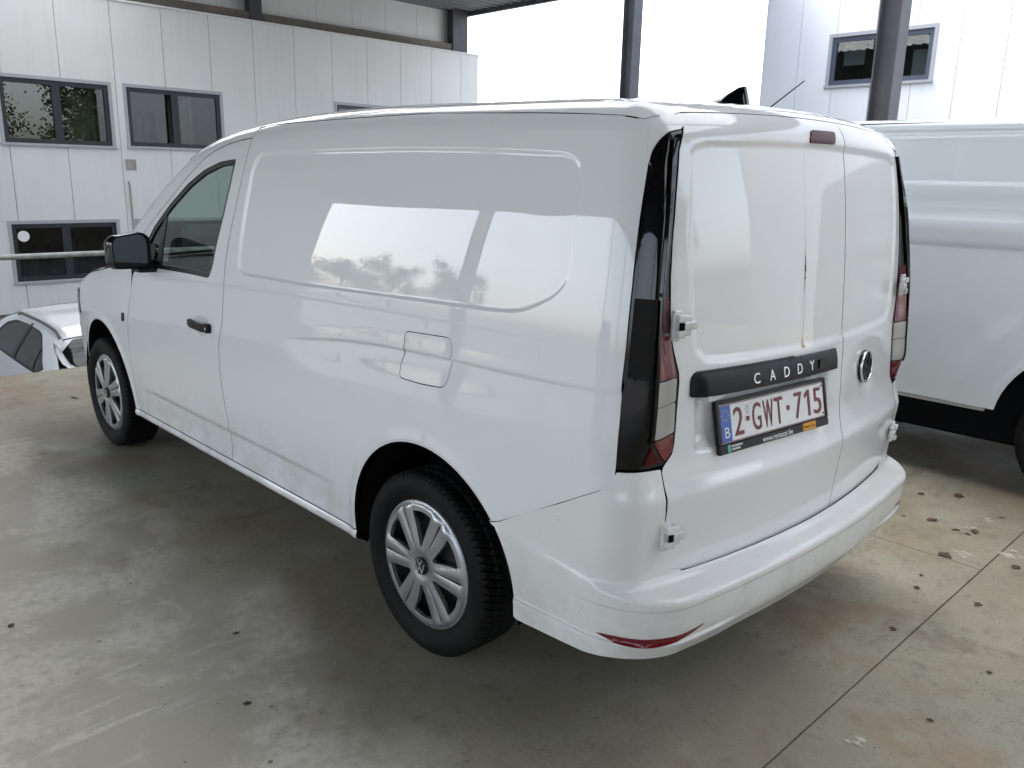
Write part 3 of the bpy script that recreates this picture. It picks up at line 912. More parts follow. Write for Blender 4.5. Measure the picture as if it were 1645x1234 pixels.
def F_top(off=0.):
    def F(x, y):
        o = np.stack([x, y, np.full_like(x, 2.1)], -1)
        p = solve(f_van, o, np.array([0, 0, -1.]), 0, 1.6)
        # shallow roof pressings
        p[:, 2] += off + .006 * sstep(.70, .66, np.abs(y)) * sstep(.36, .44, x) * sstep(2.7, 2.5, x)
        return p
    return F
G = .0028
def arch(cx, cz, r, a0, a1, n=26):
    return [(cx + r * math.cos(math.radians(a)), cz + r * math.sin(math.radians(a))) for a in np.linspace(a0, a1, n)]
DOOR_R = [(2.378, .322), (2.368, .42), (2.352, .49), (2.357, .548), (2.373, .64), (2.378, .72), (2.380, .80), (2.376, .865), (2.362, .905), (2.346, .96), (2.343, 1.035), (2.341, 1.10), (2.334, 1.198), (2.318, 1.30), (2.284, 1.451), (2.255, 1.60), (2.240, 1.69), (2.234, 1.722)]
ZS = .322
rec_lines = contour_lines(REC, (-.012, -.007, -.0035, 0, .0035, .008, .014), .012)
cr_x = np.linspace(.12, 1.9, 170)
crease_lines = [np.stack([cr_x, _zc(cr_x) + o], -1) for o in (.03, .01, .003, -.002, -.008, -.016, -.03, -.06)]
low_x = np.linspace(1.2, 3.5, 150)
low_lines = [np.stack([low_x, np.full_like(low_x, .475 + o)], -1) for o in (.006, -.002, -.010, -.02, -.032, -.06, -.1)]
arch_lines = lambda c: [np.array(arch(c[0], c[1], AR + o, -5, 185, 110)) for o in (.006, .012, .02, .035, .055)]
FLAP = rounded([(1.062, 1.107), (.963, 1.112), (.84, 1.117), (.824, 1.075), (.836, 1.03), (.85, .955), (.975, .948), (1.085, .948), (1.082, 1.0), (1.060, 1.055)], [.02, 0, .03, .01, .01, .035, 0, .035, .01, .01], 4)
def grow(L, d):
    L = np.asarray(L, float); T = np.roll(L, -1, 0) - np.roll(L, 1, 0); T /= np.maximum(np.linalg.norm(T, axis=1), 1e-9)[:, None]
    s = 1 if area2(L) > 0 else -1
    return L + np.stack([T[:, 1], -T[:, 0]], -1) * d * s
# rear quarter / cargo side
LS = [(.252, 1.640), (.247, 1.568), (.241, 1.464), (.232, 1.325), (.225, 1.177), (.224, 1.10), (.222, 1.055), (.218, .972), (.214, .862)]
bump_seam = [(.214, .845), (.218, .826), (.235, .807), (.374, .730), (.599, .607), (.640, .595)]
a_r = math.degrees(math.atan2(.592 - .34, .628 - .955))
side_out = [(x - G, z) for x, z in DOOR_R] + [(2.232 - G, 1.755), (2.17, 1.768), (1.823, 1.774), (1.089, 1.777), (.551, 1.757), (.34, 1.743), (.272, 1.732), (.262, 1.715), (.254, 1.68)] + LS + bump_seam \
    + arch(AC[0][0], AC[0][1], AR, 180 - math.degrees(math.atan2(.255, .327)), math.degrees(math.asin((ZS - .34) / AR)), 34)
sp = panel('side_panel', side_out, F_side(), PAINT, van, [FLAP], h=.03, lines=rec_lines + crease_lines + low_lines + arch_lines(AC[0]), ref=(0, 1, 0))
flap = panel('fuel_flap', grow(FLAP, -.0042), F_side(-.0005), PAINT, van, h=.02, step=.01, lines=crease_lines, ref=(0, 1, 0), flange=.01)
# front door
DOOR_F = [(3.452, .322), (3.470, .42), (3.474, .513), (3.467, .662), (3.452, .818), (3.425, .89), (3.400, .96), (3.388, 1.0), (3.372, 1.06), (3.345, 1.085)]
DOOR_T = [(2.236, 1.723), (2.34, 1.714), (2.444, 1.699), (2.55, 1.673), (2.649, 1.638), (2.788, 1.562), (2.94, 1.468), (3.10, 1.370), (3.248, 1.275), (3.36, 1.19), (3.385, 1.13)]
door_out = [(x + G, z) for x, z in DOOR_R] + [(x + (.003 if i == 0 else 0), z - G) for i, (x, z) in enumerate(DOOR_T)] + [(x - G, z) for x, z in DOOR_F[::-1]]
WIN = rounded([(2.337, 1.640), (2.352, 1.533), (2.382, 1.406), (2.425, 1.276), (2.448, 1.188), (2.485, 1.131), (2.703, 1.130), (3.06, 1.122), (3.27, 1.118), (3.245, 1.19), (3.12, 1.315), (2.958, 1.428), (2.779, 1.530), (2.63, 1.592), (2.483, 1.628)],
              [.012, .02, .02, .02, .02, .02, 0, 0, .02, .02, .02, .02, .02, .02, .02], 3)
fd = panel('front_door', door_out, F_side(), PAINT, van, [WIN], h=.03, lines=low_lines + [np.stack([cr_x, _zc(cr_x)], -1)], ref=(0, 1, 0))
panel('window_seal', grow(WIN, -.002), F_side(-.004), SEAL, fd, [grow(WIN, -.020)], h=.02, step=.012, ref=(0, 1, 0), flange=.012)
panel('window_glass', grow(WIN, -.0215), F_side(-.011), GLASS, fd, h=.05, step=.03, ref=(0, 1, 0), flange=0)
# upright bar between the quarter light and the wind-down pane, and the mirror sail
panel('window_divider', [(3.085, 1.125), (3.03, 1.125), (2.985, 1.40), (3.012, 1.39)], F_side(-.0075), SEAL, fd, h=.03, step=.02, ref=(0, 1, 0), flange=.006)
panel('mirror_sail', [(3.26, 1.122), (3.10, 1.123), (3.075, 1.20), (3.12, 1.235), (3.19, 1.235), (3.245, 1.17)], F_side(.004), PLASTIC, fd, h=.03, step=.02, ref=(0, 1, 0), flange=.012)
# fender
TOPS = [(3.33, 1.262), (3.47, 1.155), (3.60, 1.090), (3.75, 1.062), (3.93, 1.035), (4.15, .998), (4.32, .950)]
fen = [(x + G, z) for x, z in DOOR_F[:-2]] + [(3.385 + .004, 1.066)] + [(3.40, 1.13), (3.40, 1.185)] + TOPS[1:] + [(4.36, .90), (4.385, .80), (4.375, .70), (4.36, .60), (4.345, .48)]
fen += arch(AC[1][0], AC[1][1], AR, 17, 180 - math.degrees(math.asin((ZS + .0 - .34) / AR)) - .1, 34)
fen += [(3.50, ZS)]
panel('front_fender', fen, F_side(), PAINT, van, h=.03, lines=arch_lines(AC[1]) + low_lines, ref=(0, 1, 0))
# A pillar / cant rail strip
ap = [(x, z + G) for x, z in DOOR_T[:-1]] + [(3.393, 1.192), (3.47, 1.158), (3.47, 1.235), (3.283, 1.355), (3.08, 1.485), (2.903, 1.582), (2.725, 1.684), (2.564, 1.726), (2.40, 1.752), (2.236, 1.766)]
panel('a_pillar', ap, F_side(), PAINT, van, h=.03, ref=(0, 1, 0))
# sill
def F_sill(x, z):
    p = F_side()(x, np.maximum(z, .30))
    t = (ZS - z)
    p[:, 1] += .010 * np.sin(np.clip(t / .05, 0, 1) * math.pi) - .05 * sstep(.03, .075, t)
    p[:, 2] = z
    return p
sl = [(1.362, ZS - .004), (3.505, ZS - .004), (3.49, .27), (3.48, .252), (1.372, .252), (1.365, .27)]
panel('sill', sl, F_sill, PAINT, van, h=.02, step=.02, ref=(0, 1, 0), lines=[np.stack([np.linspace(1.37, 3.48, 90), np.full(90, z)], -1) for z in (.312, .30, .29, .28, .265)])
# rear doors
zt = lambda y: 1.774 - .05 * abs(y) ** 2.2
LR = [(.640, 1.722), (.668, 1.662), (.688, 1.558), (.706, 1.44), (.7145, 1.349), (.7145, 1.255), (.710, 1.192), (.701, 1.158), (.682, 1.10), (.680, 1.075), (.685, 1.019), (.694, .911), (.702, .882), (.735, .852), (.741, .84), (.737, .767), (.733, .698), (.727, .621), (.713, .581), (.690, .550), (.655, .536), (.598, .530), (.328, .527), (.1, .524)]
SPL = [(-.147, 1.60), (-.149, 1.30), (-.150, 1.05), (-.149, .85), (-.147, .76), (-.143, .60)]
topL = [(y, zt(y)) for y in np.linspace(-.147 + G, .6, 14)]
dl = [(-.143 + G, .523)] + [(y + G, z) for y, z in SPL[::-1]] + topL + [(.625, zt(.62) - .006)] + LR
rear_lines = contour_lines(RREC, (-.014, -.008, -.002, .004, .010, .018), .014) + contour_lines(PREC, (-.010, 0, .008, .016, .024, .032), .014) + \
    [np.stack([np.linspace(-.74, .74, 110), np.full(110, z)], -1) for z in (.735, .745, .752, .756, .76, .764, .768, .775, .79, .81, .83)] + \
    [np.stack([np.full(60, .117 + o), np.linspace(1.10, 1.70, 60)], -1) for o in (-.006, -.003, 0, .003, .006)]
rdl = panel('rear_door', dl, F_rear(), PAINT, van, h=.03, lines=rear_lines, ref=(-1, 0, 0))
topR = [(y, zt(y)) for y in np.linspace(-.147 - G, -.6, 10)]
dr = [(-.143 - G, .523)] + [(y - G, z) for y, z in SPL[::-1]] + topR + [(-.625, zt(.62) - .006)] + [(-y, z) for y, z in LR]
rdr = panel('rear_door', dr, F_rear(), PAINT, van, h=.03, lines=rear_lines, ref=(-1, 0, 0))
# roof, windshield, bonnet
def rear_edge(y):
    yy = np.atleast_1d(np.asarray(y, float)); p = F_rear()(yy, np.array([zt(v) for v in yy])); return p[:, 0]
ye = np.linspace(-.62, .62, 25); xe = rear_edge(ye) + .004
_et = [(.285, 1.7337), (.30, 1.7365), (.32, 1.7402), (.34, 1.743), (.44, 1.7505), (.551, 1.757), (.8, 1.767), (1.089, 1.777), (1.45, 1.7765), (1.823, 1.774), (2.17, 1.768), (2.236, 1.7655), (2.40, 1.752), (2.564, 1.726), (2.725, 1.684)]
_ey = F_side()(np.array([a for a, b in _et]), np.array([b for a, b in _et]))[:, 1]
edge = [(a, float(y) - .004) for (a, b), y in zip(_et, _ey)] + [(2.86, .785)]
roof_out = [(float(a), float(b)) for a, b in zip(xe, ye)] + [(.255, .68)] + edge + [(2.89, .60), (2.915, .3), (2.92, 0), (2.915, -.3), (2.89, -.60)] + [(a, -b) for a, b in edge[::-1]] + [(.255, -.68)]
roof_lines = [np.stack([np.linspace(.3, 2.7, 110), np.full(110, s * y)], -1) for s in (1, -1) for y in (.715, .70, .69, .68, .67, .66, .65)]
panel('roof', roof_out, F_top(), PAINT, van, h=.045, step=.02, lines=roof_lines, ref=(0, 0, 1))
ws_e = [(2.88, .775), (3.08, .815), (3.283, .845), (3.47, .868), (3.66, .80)]
ws_out = [(2.895, .60), (2.92, .3), (2.925, 0), (2.92, -.3), (2.895, -.60)] + [(a, -b) for a, b in ws_e] + [(3.74, -.5), (3.76, 0), (3.74, .5)] + ws_e[::-1]
panel('windshield', ws_out, F_top(-.004), GLASS, van, h=.06, step=.03, ref=(0, 0, 1), flange=0)
hood_out = [(3.76, .5), (3.775, 0), (3.76, -.5), (3.69, -.80), (3.75, -.862), (3.93, -.860), (4.15, -.848), (4.32, -.835), (4.42, -.80), (4.55, -.6), (4.60, 0), (4.55, .6), (4.42, .80), (4.32, .835), (4.15, .848), (3.93, .860), (3.75, .862), (3.69, .80)]
panel('bonnet', hood_out, F_top(), PAINT, van, h=.05, step=.02, ref=(0, 0, 1))
def F_front(a, z):
    th = a / .9
    o = np.stack([3.9 + 1.4 * np.cos(th), 1.4 * np.sin(th), z], -1)
    d = np.stack([-np.cos(th), -np.sin(th), np.zeros_like(th)], -1)
    lo = np.zeros(len(o)); hi = np.full(len(o), 1.2)
    for _ in range(26):
        m_ = (lo + hi) / 2; p = o + m_[:, None] * d
        out = f_van(p[:, 0], p[:, 1], p[:, 2]) > 0
        lo = np.where(out, m_, lo); hi = np.where(out, hi, m_)
    return o + ((lo + hi) / 2)[:, None] * d
tF = .9 * 1.085
panel('front_bumper', [(tF, .46), (tF - .01, .60), (tF - .015, .72), (.9 * .80, .78), (0, .80), (-.9 * .80, .78), (-tF + .015, .72), (-tF + .01, .60), (-tF, .46), (-.9 * .9, .24), (0, .21), (.9 * .9, .24)], F_front, PAINT, van, h=.05, step=.025, ref=(1, 0, 0))
def F_fo(off):
    def F(a, z):
        p = F_front(a, z); return p + off * np.stack([np.cos(a / .9), np.sin(a / .9), 0 * a], -1)
    return F
for s in (1, -1):
    panel('headlight', rounded([(s * (tF - .01), .735), (s * .9 * .78, .745), (s * .9 * .55, .75), (s * .9 * .55, .83), (s * .9 * .80, .865), (s * (tF - .03), .875)], .02), F_fo(.001), PRIV, van, h=.04, step=.02, ref=(1, 0, 0))
panel('grille', [(.9 * .52, .70), (.9 * .52, .80), (-.9 * .52, .80), (-.9 * .52, .70)], F_fo(.003), PLASTIC, van, h=.05, step=.03, ref=(1, 0, 0))

# tail lamps (corner projection: s = (x+y)/sqrt2)
q = lambda x, y: (x + y) * SQ
LAMP_S = [(q(.237, .701), 1.701), (q(.248, .734), 1.67), (q(.250, .747), 1.639), (q(.243, .766), 1.568), (q(.237, .789), 1.464), (q(.228, .813), 1.325), (q(.221, .834), 1.177), (q(.220, .844), 1.096), (q(.216, .842), 1.08), (q(.217, .848), 1.055), (q(.214, .856), .972), (q(.2085, .868), .862)]
LAMP_R = [(q(.151, .744), .858), (q(.149, .706), .888), (q(.151, .700), .914), (q(.158, .691), 1.019), (q(.161, .686), 1.088), (q(.170, .707), 1.158), (q(.175, .716), 1.192), (q(.180, .7205), 1.255), (q(.188, .7205), 1.349), (q(.206, .694), 1.558), (q(.219, .674), 1.662), (q(.2295, .648), 1.712)]
def catmull(P, n=8):
    P = [np.array(p, float) for p in P]; P = [2 * P[0] - P[1]] + P + [2 * P[-1] - P[-2]]; out = []
    for i in range(1, len(P) - 2):
        for t in np.linspace(0, 1, n, endpoint=False):
            a, b, c, d = P[i - 1:i + 3]
            out.append(tuple(.5 * (2 * b + (c - a) * t + (2 * a - 5 * b + 4 * c - d) * t * t + (3 * b - a - 3 * c + d) * t ** 3)))
    return out + [tuple(P[-2])]
TOPC = catmull([(.7225, 1.464), (.7135, 1.568), (.7045, 1.632), (.691, 1.672), (.664, 1.6995), (.6225, 1.7125)])
lamp_out = LAMP_S[4:][::-1] + TOPC[1:] + LAMP_R[::-1] + [(q(.160, .79), .856)]
_z = np.linspace(.87, 1.69, 110)
crest = [np.stack([_lr(_z) + (_ls(_z) - _lr(_z)) * t, _z], -1) for t in (.3, .4, .45, .5, .55, .6, .7)]
lamp = panel('tail_lamp', lamp_out, F_corner(-.002, True), GLOSSBLK, van, h=.012, step=.012, lines=crest, ref=(-1, 1, 0), flange=.02)
def lens(name, pts, m_, off=.0035, r=.004, fl=.006):
    return panel(name, rounded([(q(x, y), z) for x, y, z in pts], r, 3), F_corner(off, True), m_, lamp, h=.012, step=.008, lines=crest, ref=(-1, 1, 0), flange=fl)
lens('red_lens', [(.184, .762, 1.205), (.176, .722, 1.203), (.170, .712, 1.158), (.164, .700, 1.094), (.178, .774, 1.096)], REDLENS)
lens('clear_lens', [(.177, .774, 1.088), (.162, .697, 1.086), (.159, .700, 1.026), (.175, .780, 1.026)], WHITELENS)
lens('clear_lens', [(.175, .780, 1.022), (.159, .700, 1.022), (.154, .706, .945), (.170, .785, .940)], WHITELENS)
lens('red_lens', [(.169, .785, .932), (.154, .709, .937), (.150, .711, .895), (.151, .738, .868)], REDLENS)
lens('dark_red_lens', [(.1665, .806, .868), (.168, .790, .918), (.153, .756, .866)], REDDARK, r=.003)
lens('dark_red_lens', [(.191, .757, 1.300), (.183, .724, 1.298), (.177, .724, 1.212), (.185, .760, 1.212)], REDDARK)
lens('ribbed_reflector', [(.225, .813, 1.300), (.200, .779, 1.300), (.186, .792, 1.096), (.215, .838, 1.10)], RIBBED, off=.003)
# thin fin that runs down between the lens strip and the side of the lamp
lens('lamp_fin', [(.228, .690, 1.690), (.222, .680, 1.69), (.196, .742, 1.36), (.186, .768, 1.20), (.176, .782, 1.02), (.172, .792, .93), (.177, .797, .93), (.181, .788, 1.02), (.191, .776, 1.20), (.201, .752, 1.36)], GLOSSBLK, off=.009, r=.002, fl=.014)

panel('corner_cap', [tuple(p) for p in grow(np.array([p for p in TOPC if p[1] > 1.625] + [(.6165, 1.7215)]), -.0045 * -1)[:-1]] + [(.6165, 1.7255), (.610, 1.738), (.614, 1.750), (.661, 1.752), (.7085, 1.734), (.712, 1.69), (.7125, 1.645)], F_corner(.0004), PAINT, van, h=.015, step=.008, ref=(-1, 1, 0), flange=.01, dark=True)
panel('corner_underlay', [(.622, 1.719), (.663, 1.7045), (.700, 1.660), (.735, 1.655), (.732, 1.742), (.695, 1.766), (.640, 1.772), (.622, 1.765)], F_corner(-.003), PAINT, van, h=.02, step=.01, ref=(-1, 1, 0), flange=0)
# mirrored twins on the off side
for ob in list(van.children):
    if ob.name.split('.')[0] in ('side_panel', 'fuel_flap', 'front_door', 'front_fender', 'a_pillar', 'sill', 'tail_lamp', 'corner_cap', 'corner_underlay'):
        mirror_y(ob, van)

# rear bumper
xb = hermite([.22, .28, .33, .37, .42, .48, .53], [.10, .07, .043, .018, .006, .0, .002])
def f_bump(x, y, z):
    ay = np.abs(y)
    b1 = f_van(x, y, z) - .001
    side2 = ay - (side_h(x, z) + .012 * sstep(.62, .12, x))
    rear2 = xb(z) + .10 * y * y - x
    cap = z - (.5065 + .15 * np.maximum(x - .10 * y * y, -.05))
    b2 = smax(smax(side2, rear2, .17), cap, .014)
    return smin(b1, b2, .035)
def F_bump(off=0.):
    def F(a, z):
        th = a / .9
        o = np.stack([.95 + 1.6 * np.cos(th), 1.6 * np.sin(th), z], -1)
        d = np.stack([-np.cos(th), -np.sin(th), np.zeros_like(th)], -1)
        lo = np.full(len(o), .2); hi = np.full(len(o), 1.1)
        for _ in range(26):
            m_ = (lo + hi) / 2; p = o + m_[:, None] * d
            out = f_bump(p[:, 0], p[:, 1], p[:, 2]) > 0
            lo = np.where(out, m_, lo); hi = np.where(out, hi, m_)
        p = o + ((lo + hi) / 2)[:, None] * d
        aa = np.abs(a / .9 - math.pi)               # 0 at the rear centre
        zl = .376
        lip = .010 * sstep(zl + .004, zl - .006, z) * sstep(.42, .62, aa)
        line = -.0035 * sstep(.484, .474, z) * sstep(.40, .46, z) * sstep(1.02, .85, aa)
        # upright step beside the door shut on the horns
        return p - d * (lip + line + off)[:, None]
    return F
th_ = lambda x, y: .9 * math.atan2(y, x - .95)
bu = [(.214, .871, .842), (.222, .880, .824), (.238, .888, .8035), (.374, .901, .726), (.599, .908, .603), (.636, .909, .591)]
up_l = [(th_(x, y), z) for x, y, z in bu[::-1]] + [(th_(.205, .868), .853), (th_(.165, .810), .8505), (th_(.152, .752), .8475)] + [(th_(.139, y + .0045), z) for y, z in ((.737, .767), (.733, .698), (.727, .621), (.713, .579), (.692, .551))] + [(th_(.12, .655), .5335), (th_(.115, .598), .5320), (th_(.09, .328), .5295), (th_(.08, .1), .5280), (.9 * math.pi, .5275)]
mir = lambda P: (2 * .9 * math.pi - P[0], P[1])
archb = [(th_(x, .9), z) for x, z in arch(AC[0][0], AC[0][1], AR + .001, 183, 144, 14)]
low_b = [(th_(.533, .89), .312), (th_(.37, .885), .316), (th_(.2, .86), .322), (th_(.09, .70), .326), (th_(.055, .4), .316), (.9 * math.pi, .308)]
outl = [mir(p) for p in up_l[::-1][1:]][::-1]
B_out = archb[::-1][::-1] + up_l + [mir(p) for p in up_l[:-1][::-1]] + [mir(p) for p in archb[::-1]] + [mir(p) for p in low_b[:-1]] + low_b[::-1]
tl_ = np.linspace(th_(.62, .9), 2 * .9 * math.pi - th_(.62, .9), 260)
b_lines = [np.stack([tl_, np.full(260, z)], -1) for z in (.56, .55, .54, .533, .5275, .524, .521, .519, .517, .515, .513, .511, .509, .507, .504, .501, .497, .49, .484, .480, .477, .473, .466, .46, .455, .45, .384, .378, .374, .370, .366, .36)]
bumper = panel('rear_bumper', B_out, F_bump(), LEDGE, van, h=.022, step=.012, lines=b_lines, ref=(-1, 0, 0), flange=.03)
rf = [(th_(.262, .85), .391), (th_(.205, .845), .376), (th_(.13, .81), .371), (th_(.07, .74), .378), (th_(.035, .655), .406), (th_(.072, .745), .396), (th_(.13, .812), .392), (th_(.205, .847), .394)]
for mirr in (False, True):
    panel('reflector', [mir(p) for p in rf] if mirr else rf, F_bump(.0025), REDLENS, van, h=.02, step=.01, ref=(-1, .5 if not mirr else -.5, 0), flange=.008)

# dark shell behind the panels so that the shut lines stay black
inn = [(.32, .62), (.33, 1.66), (1.1, 1.735), (2.0, 1.72), (2.17, 1.69), (2.23, 1.50)] + [(2.30, 1.1), (3.40, 1.06), (3.45, .34)] + [(1.42, .34)] + arch(AC[0][0], AC[0][1], AR + .05, 0, 150, 14)
il = panel('inner_shell', inn, F_side(-.028), DARK, van, h=.09, step=.05, ref=(0, 1, 0), flange=0)
mirror_y(il, van)
panel('inner_shell', [(-.66, .56), (.66, .56), (.68, .9), (.66, 1.1), (.69, 1.3), (.62, 1.66), (.55, 1.73), (-.55, 1.73), (-.62, 1.66), (-.69, 1.3), (-.66, 1.1), (-.68, .9)], F_rear(-.03), DARK, van, h=.1, step=.06, ref=(-1, 0, 0), flange=0)
li = panel('lamp_housing', [(s + (.008 if i < 12 else -.008), min(max(z, .875), 1.66)) for i, (s, z) in enumerate(LAMP_S + LAMP_R)], F_corner(-.035), DARK, van, h=.06, step=.04, ref=(-1, 1, 0), flange=0)
mirror_y(li, van)
gt = panel('gutter', [(.238, .58), (.250, .66), (.272, .715), (.30, .735), (.34, .748), (.55, .757), (1.09, .756), (1.8, .76), (2.2, .752), (2.5, .752), (2.7, .765), (2.7, .64), (.45, .60)], F_top(-.0035), PAINT, van, h=.05, step=.02, ref=(0, 0, 1), flange=0)
mirror_y(gt, van)
mb = MB().box((.55, -.70, .25), (4.4, .70, .46)); mb.box((1.42, -.84, .24), (3.46, .84, .40)); mb.box((.20, -.60, .36), (.50, .60, .50))
mb.tube([(.97, -.75, .31), (.97, .75, .31)], .05, 10); mb.build('underbody', DARK, van)
for cx, cz in AC:
    for s in (1, -1):
        mb = MB(); n = 30
        A = [(cx + (AR + .004) * math.cos(a), cz + (AR + .004) * math.sin(a)) for a in np.linspace(-.15, math.pi + .15, n)]
        v = [(x, s * .60, z) for x, z in A] + [(x, s * .884, z) for x, z in A]
        mb.add(v, [(i, i + 1, n + i + 1, n + i) for i in range(n - 1)] + [tuple(range(n))])
        mb.build('wheel_well', DARK, van)
for cx in (.98, 3.95):
    for left in (True, False):
        t = wheel(van, cx, .808 if left else -.808, .319, left, .02 if cx < 2 else .35)
        emblem_parts(t, .031, (0, .0985, 0), (-1, 0, 0), (0, 0, 1), (0, 1, 0), chrome=mat('badge_silver', (.55, .55, .53), rough=.35, metal=.4), ring=False)

# hinges
def hinge(x, y, z, tilt):
    mb = MB()
    mb.box((-.012, -.004, -.030), (.012, .022, -.011), .003)      # body knuckles
    mb.box((-.012, -.004, .011), (.012, .022, .030), .003)
    mb.box((-.010, -.045, -.0105), (.010, .010, .0105), .003)     # door leaf
    mb.box((-.004, -.030, -.026), (.010, -.004, .026), .003)
    mb.box((.002, .002, -.040), (.016, .028, .040), .003)
    o = mb.build('hinge', PAINT, van); o.location = (x, y, z)
    g_ = MB().box((-.0128, .003, -.0095), (-.003, .014, .0095)).build('hinge_gap', DARK, o)
    o.rotation_euler = (0, 0, tilt)
    return o
for z, xx, yy in ((1.229, .148, .706), (.663, .122, .726)):
    a = hinge(xx, yy, z, -.22); mirror_y(a, van).rotation_euler = (0, 0, .22)

# handle bar, lettering, plate, badge, third brake light
def F_bar(y, z):
    o = np.stack([np.full_like(y, -.2), y, z], -1)
    p = solve(f_van, o, np.array([1., 0, 0]), 0, .9)
    t = np.clip((z - 1.030 + .006 * np.clip(.6 - y, 0, .7) / .7) / .060, 0, 1)
    endf = sstep(-.092, -.06, y) * sstep(.645, .60, y)
    p[:, 0] -= (.008 + .016 * np.sqrt(np.clip(1 - t ** 2.2, 0, 1)) * (.35 + .65 * endf)) * (.55 + .45 * endf)
    return p
bar_out = rounded([(.642, 1.031), (.642, 1.094), (-.086, 1.082), (-.092, 1.022)], [.006, .034, .022, .006], 6)
bar = panel('handle_bar', bar_out, F_bar, PLASTIC, van, h=.015, step=.01, ref=(-1, 0, 0), flange=.045, e=.003, lines=[np.stack([np.linspace(-.08, .63, 60), np.full(60, z)], -1) for z in (1.03, 1.037, 1.045, 1.053, 1.06, 1.066, 1.072, 1.078, 1.084)])
CHR2 = mat('letter_chrome', (.80, .80, .80), rough=.25, metal=.6)
def on_bar(y, z):
    return F_bar(np.array([y]), np.array([z]))[0]
for ch, y in zip('CADDY', (.412, .338, .266, .194, .124)):
    p0 = on_bar(y, 1.039); p1 = on_bar(y - .026, 1.039); p2 = on_bar(y, 1.067)
    ux = (p1 - p0) / np.linalg.norm(p1 - p0); uy = (p2 - p0) / np.linalg.norm(p2 - p0); un = np.cross(ux, uy)
    text_obj(ch, 'letter', CHR2, bar, p0 + un * .0002, ux, uy, un, .027, .030, .003)
pb = on_bar(.056, 1.050)
MB().box((pb[0] - .005, .040, 1.038), (pb[0] + .02, .070, 1.066), .003).build('release_button', GLOSSBLK, bar)
MB().box((.120, .52, 1.014), (.16, .60, 1.029), .002).build('plate_light', mat('lamp_clear', (.6, .62, .62), rough=.2, coat=.5), van)
MB().box((.095, .0, 1.008), (.13, .085, 1.021), .002).build('plate_light', MATS['lamp_clear'], van)
# licence plate: local frame
PC = np.array([.100, .270, .934]); pux = np.array([-.098, -1, 0]); pux /= np.linalg.norm(pux)
puy = np.array([.22, 0, 1.]); puy -= pux * (puy @ pux); puy /= np.linalg.norm(puy); pun = np.cross(pux, puy)
def plate_box(a0, a1, b0, b1, d0, d1, bev=0.):
    mb = MB().box((a0, b0, d0), (a1, b1, d1), bev)
    mb.v = [tuple(PC + p[0] * pux + p[1] * puy + p[2] * pun) for p in mb.v]; return mb
PLW = mat('plate_white', (.78, .78, .76), rough=.35, coat=.4); PLR = mat('plate_red', (.17, .012, .018), rough=.4)
PLB = mat('plate_blue', (.006, .09, .45), rough=.35, coat=.4); WHT = mat('print_white', (.8, .8, .8), rough=.5)
plate = plate_box(-.258, .258, -.055, .055, -.003, .0005, .001).build('licence_plate', PLW, van)
mb = plate_box(-.270, .270, -.084, -.057, -.012, .003, .003)
for k in (plate_box(-.270, .270, .057, .066, -.012, .003, .002), plate_box(-.270, -.259, -.058, .058, -.012, .0032, .002), plate_box(.259, .270, -.058, .058, -.012, .0032, .002), plate_box(-.262, .262, -.06, .06, -.012, -.0032)): mb.add(k.v, k.f)
mb.build('plate_frame', mat('frame_black', (.003, .003, .0035), rough=.35, spec=.3), plate)
mb = plate_box(-.2565, .2565, .0512, .0535, .0006, .0012)
for k in (plate_box(-.2565, .2565, -.0535, -.0512, .0006, .0012), plate_box(-.2565, -.2542, -.0512, .0512, .0006, .0012), plate_box(.2542, .2565, -.0512, .0512, .0006, .0012)): mb.add(k.v, k.f)
mb.build('plate_border', PLR, plate)
plate_box(-.2535, -.208, -.0505, .0505, .0007, .0011).build('blue_band', PLB, plate)
def ptxt(s, x, y, w, h_, m_, name='character', d=.0012):
    return text_obj(s, name, m_, plate, PC + x * pux + y * puy + .0012 * pun, pux, puy, pun, w, h_, d)
ptxt('B', -.240, -.040, .021, .030, WHT)
YEL = mat('star_yellow', (.7, .5, .05), rough=.5)
for k in range(12):
    a = 2 * math.pi * k / 12
    plate_box(-.231 + .0145 * math.cos(a) - .0016, -.231 + .0145 * math.cos(a) + .0016, .022 + .0145 * math.sin(a) - .0016, .022 + .0145 * math.sin(a) + .0016, .0011, .0016).build('star', YEL, plate)
for ch, x, w in (('2', -.196, .042), ('G', -.110, .040), ('W', -.058, .048), ('T', -.002, .040), ('7', .098, .040), ('5', .199, .042)):
    ptxt(ch, x, -.040, w, .080, PLR)
mb = plate_box(.168, .179, -.040, .040, .0012, .0024)
mb.add([tuple(PC + a * pux + b * puy + c * pun) for c in (.0012, .0023) for a, b in ((.168, .040), (.168, .026), (.152, .016), (.152, .027))], [(4, 7, 6, 5), (0, 1, 5, 4), (1, 2, 6, 5), (2, 3, 7, 6), (3, 0, 4, 7)])
mb.build('character', PLR, plate)
plate_box(-.138, -.125, -.006, .007, .0012, .0022).build('character', PLR, plate)
plate_box(.058, .072, -.006, .008, .0012, .0022).build('character', PLR, plate)
mb = MB()
for k in range(14):
    a0, a1 = 2 * math.pi * k / 14, 2 * math.pi * (k + 1) / 14
    for r0, r1 in ((.0052, .0066),):
        P = [(r0 * math.cos(a0), 1.9 * r0 * math.sin(a0)), (r1 * math.cos(a0), 1.9 * r1 * math.sin(a0)), (r1 * math.cos(a1), 1.9 * r1 * math.sin(a1)), (r0 * math.cos(a1), 1.9 * r0 * math.sin(a1))]
        mb.add([tuple(PC + (p[0] - .132) * pux + (p[1] + .027) * puy + .0014 * pun) for p in P], [(0, 1, 2, 3)])
mb.build('registration_seal', mat('seal_grey', (.25, .20, .18), rough=.5), plate)
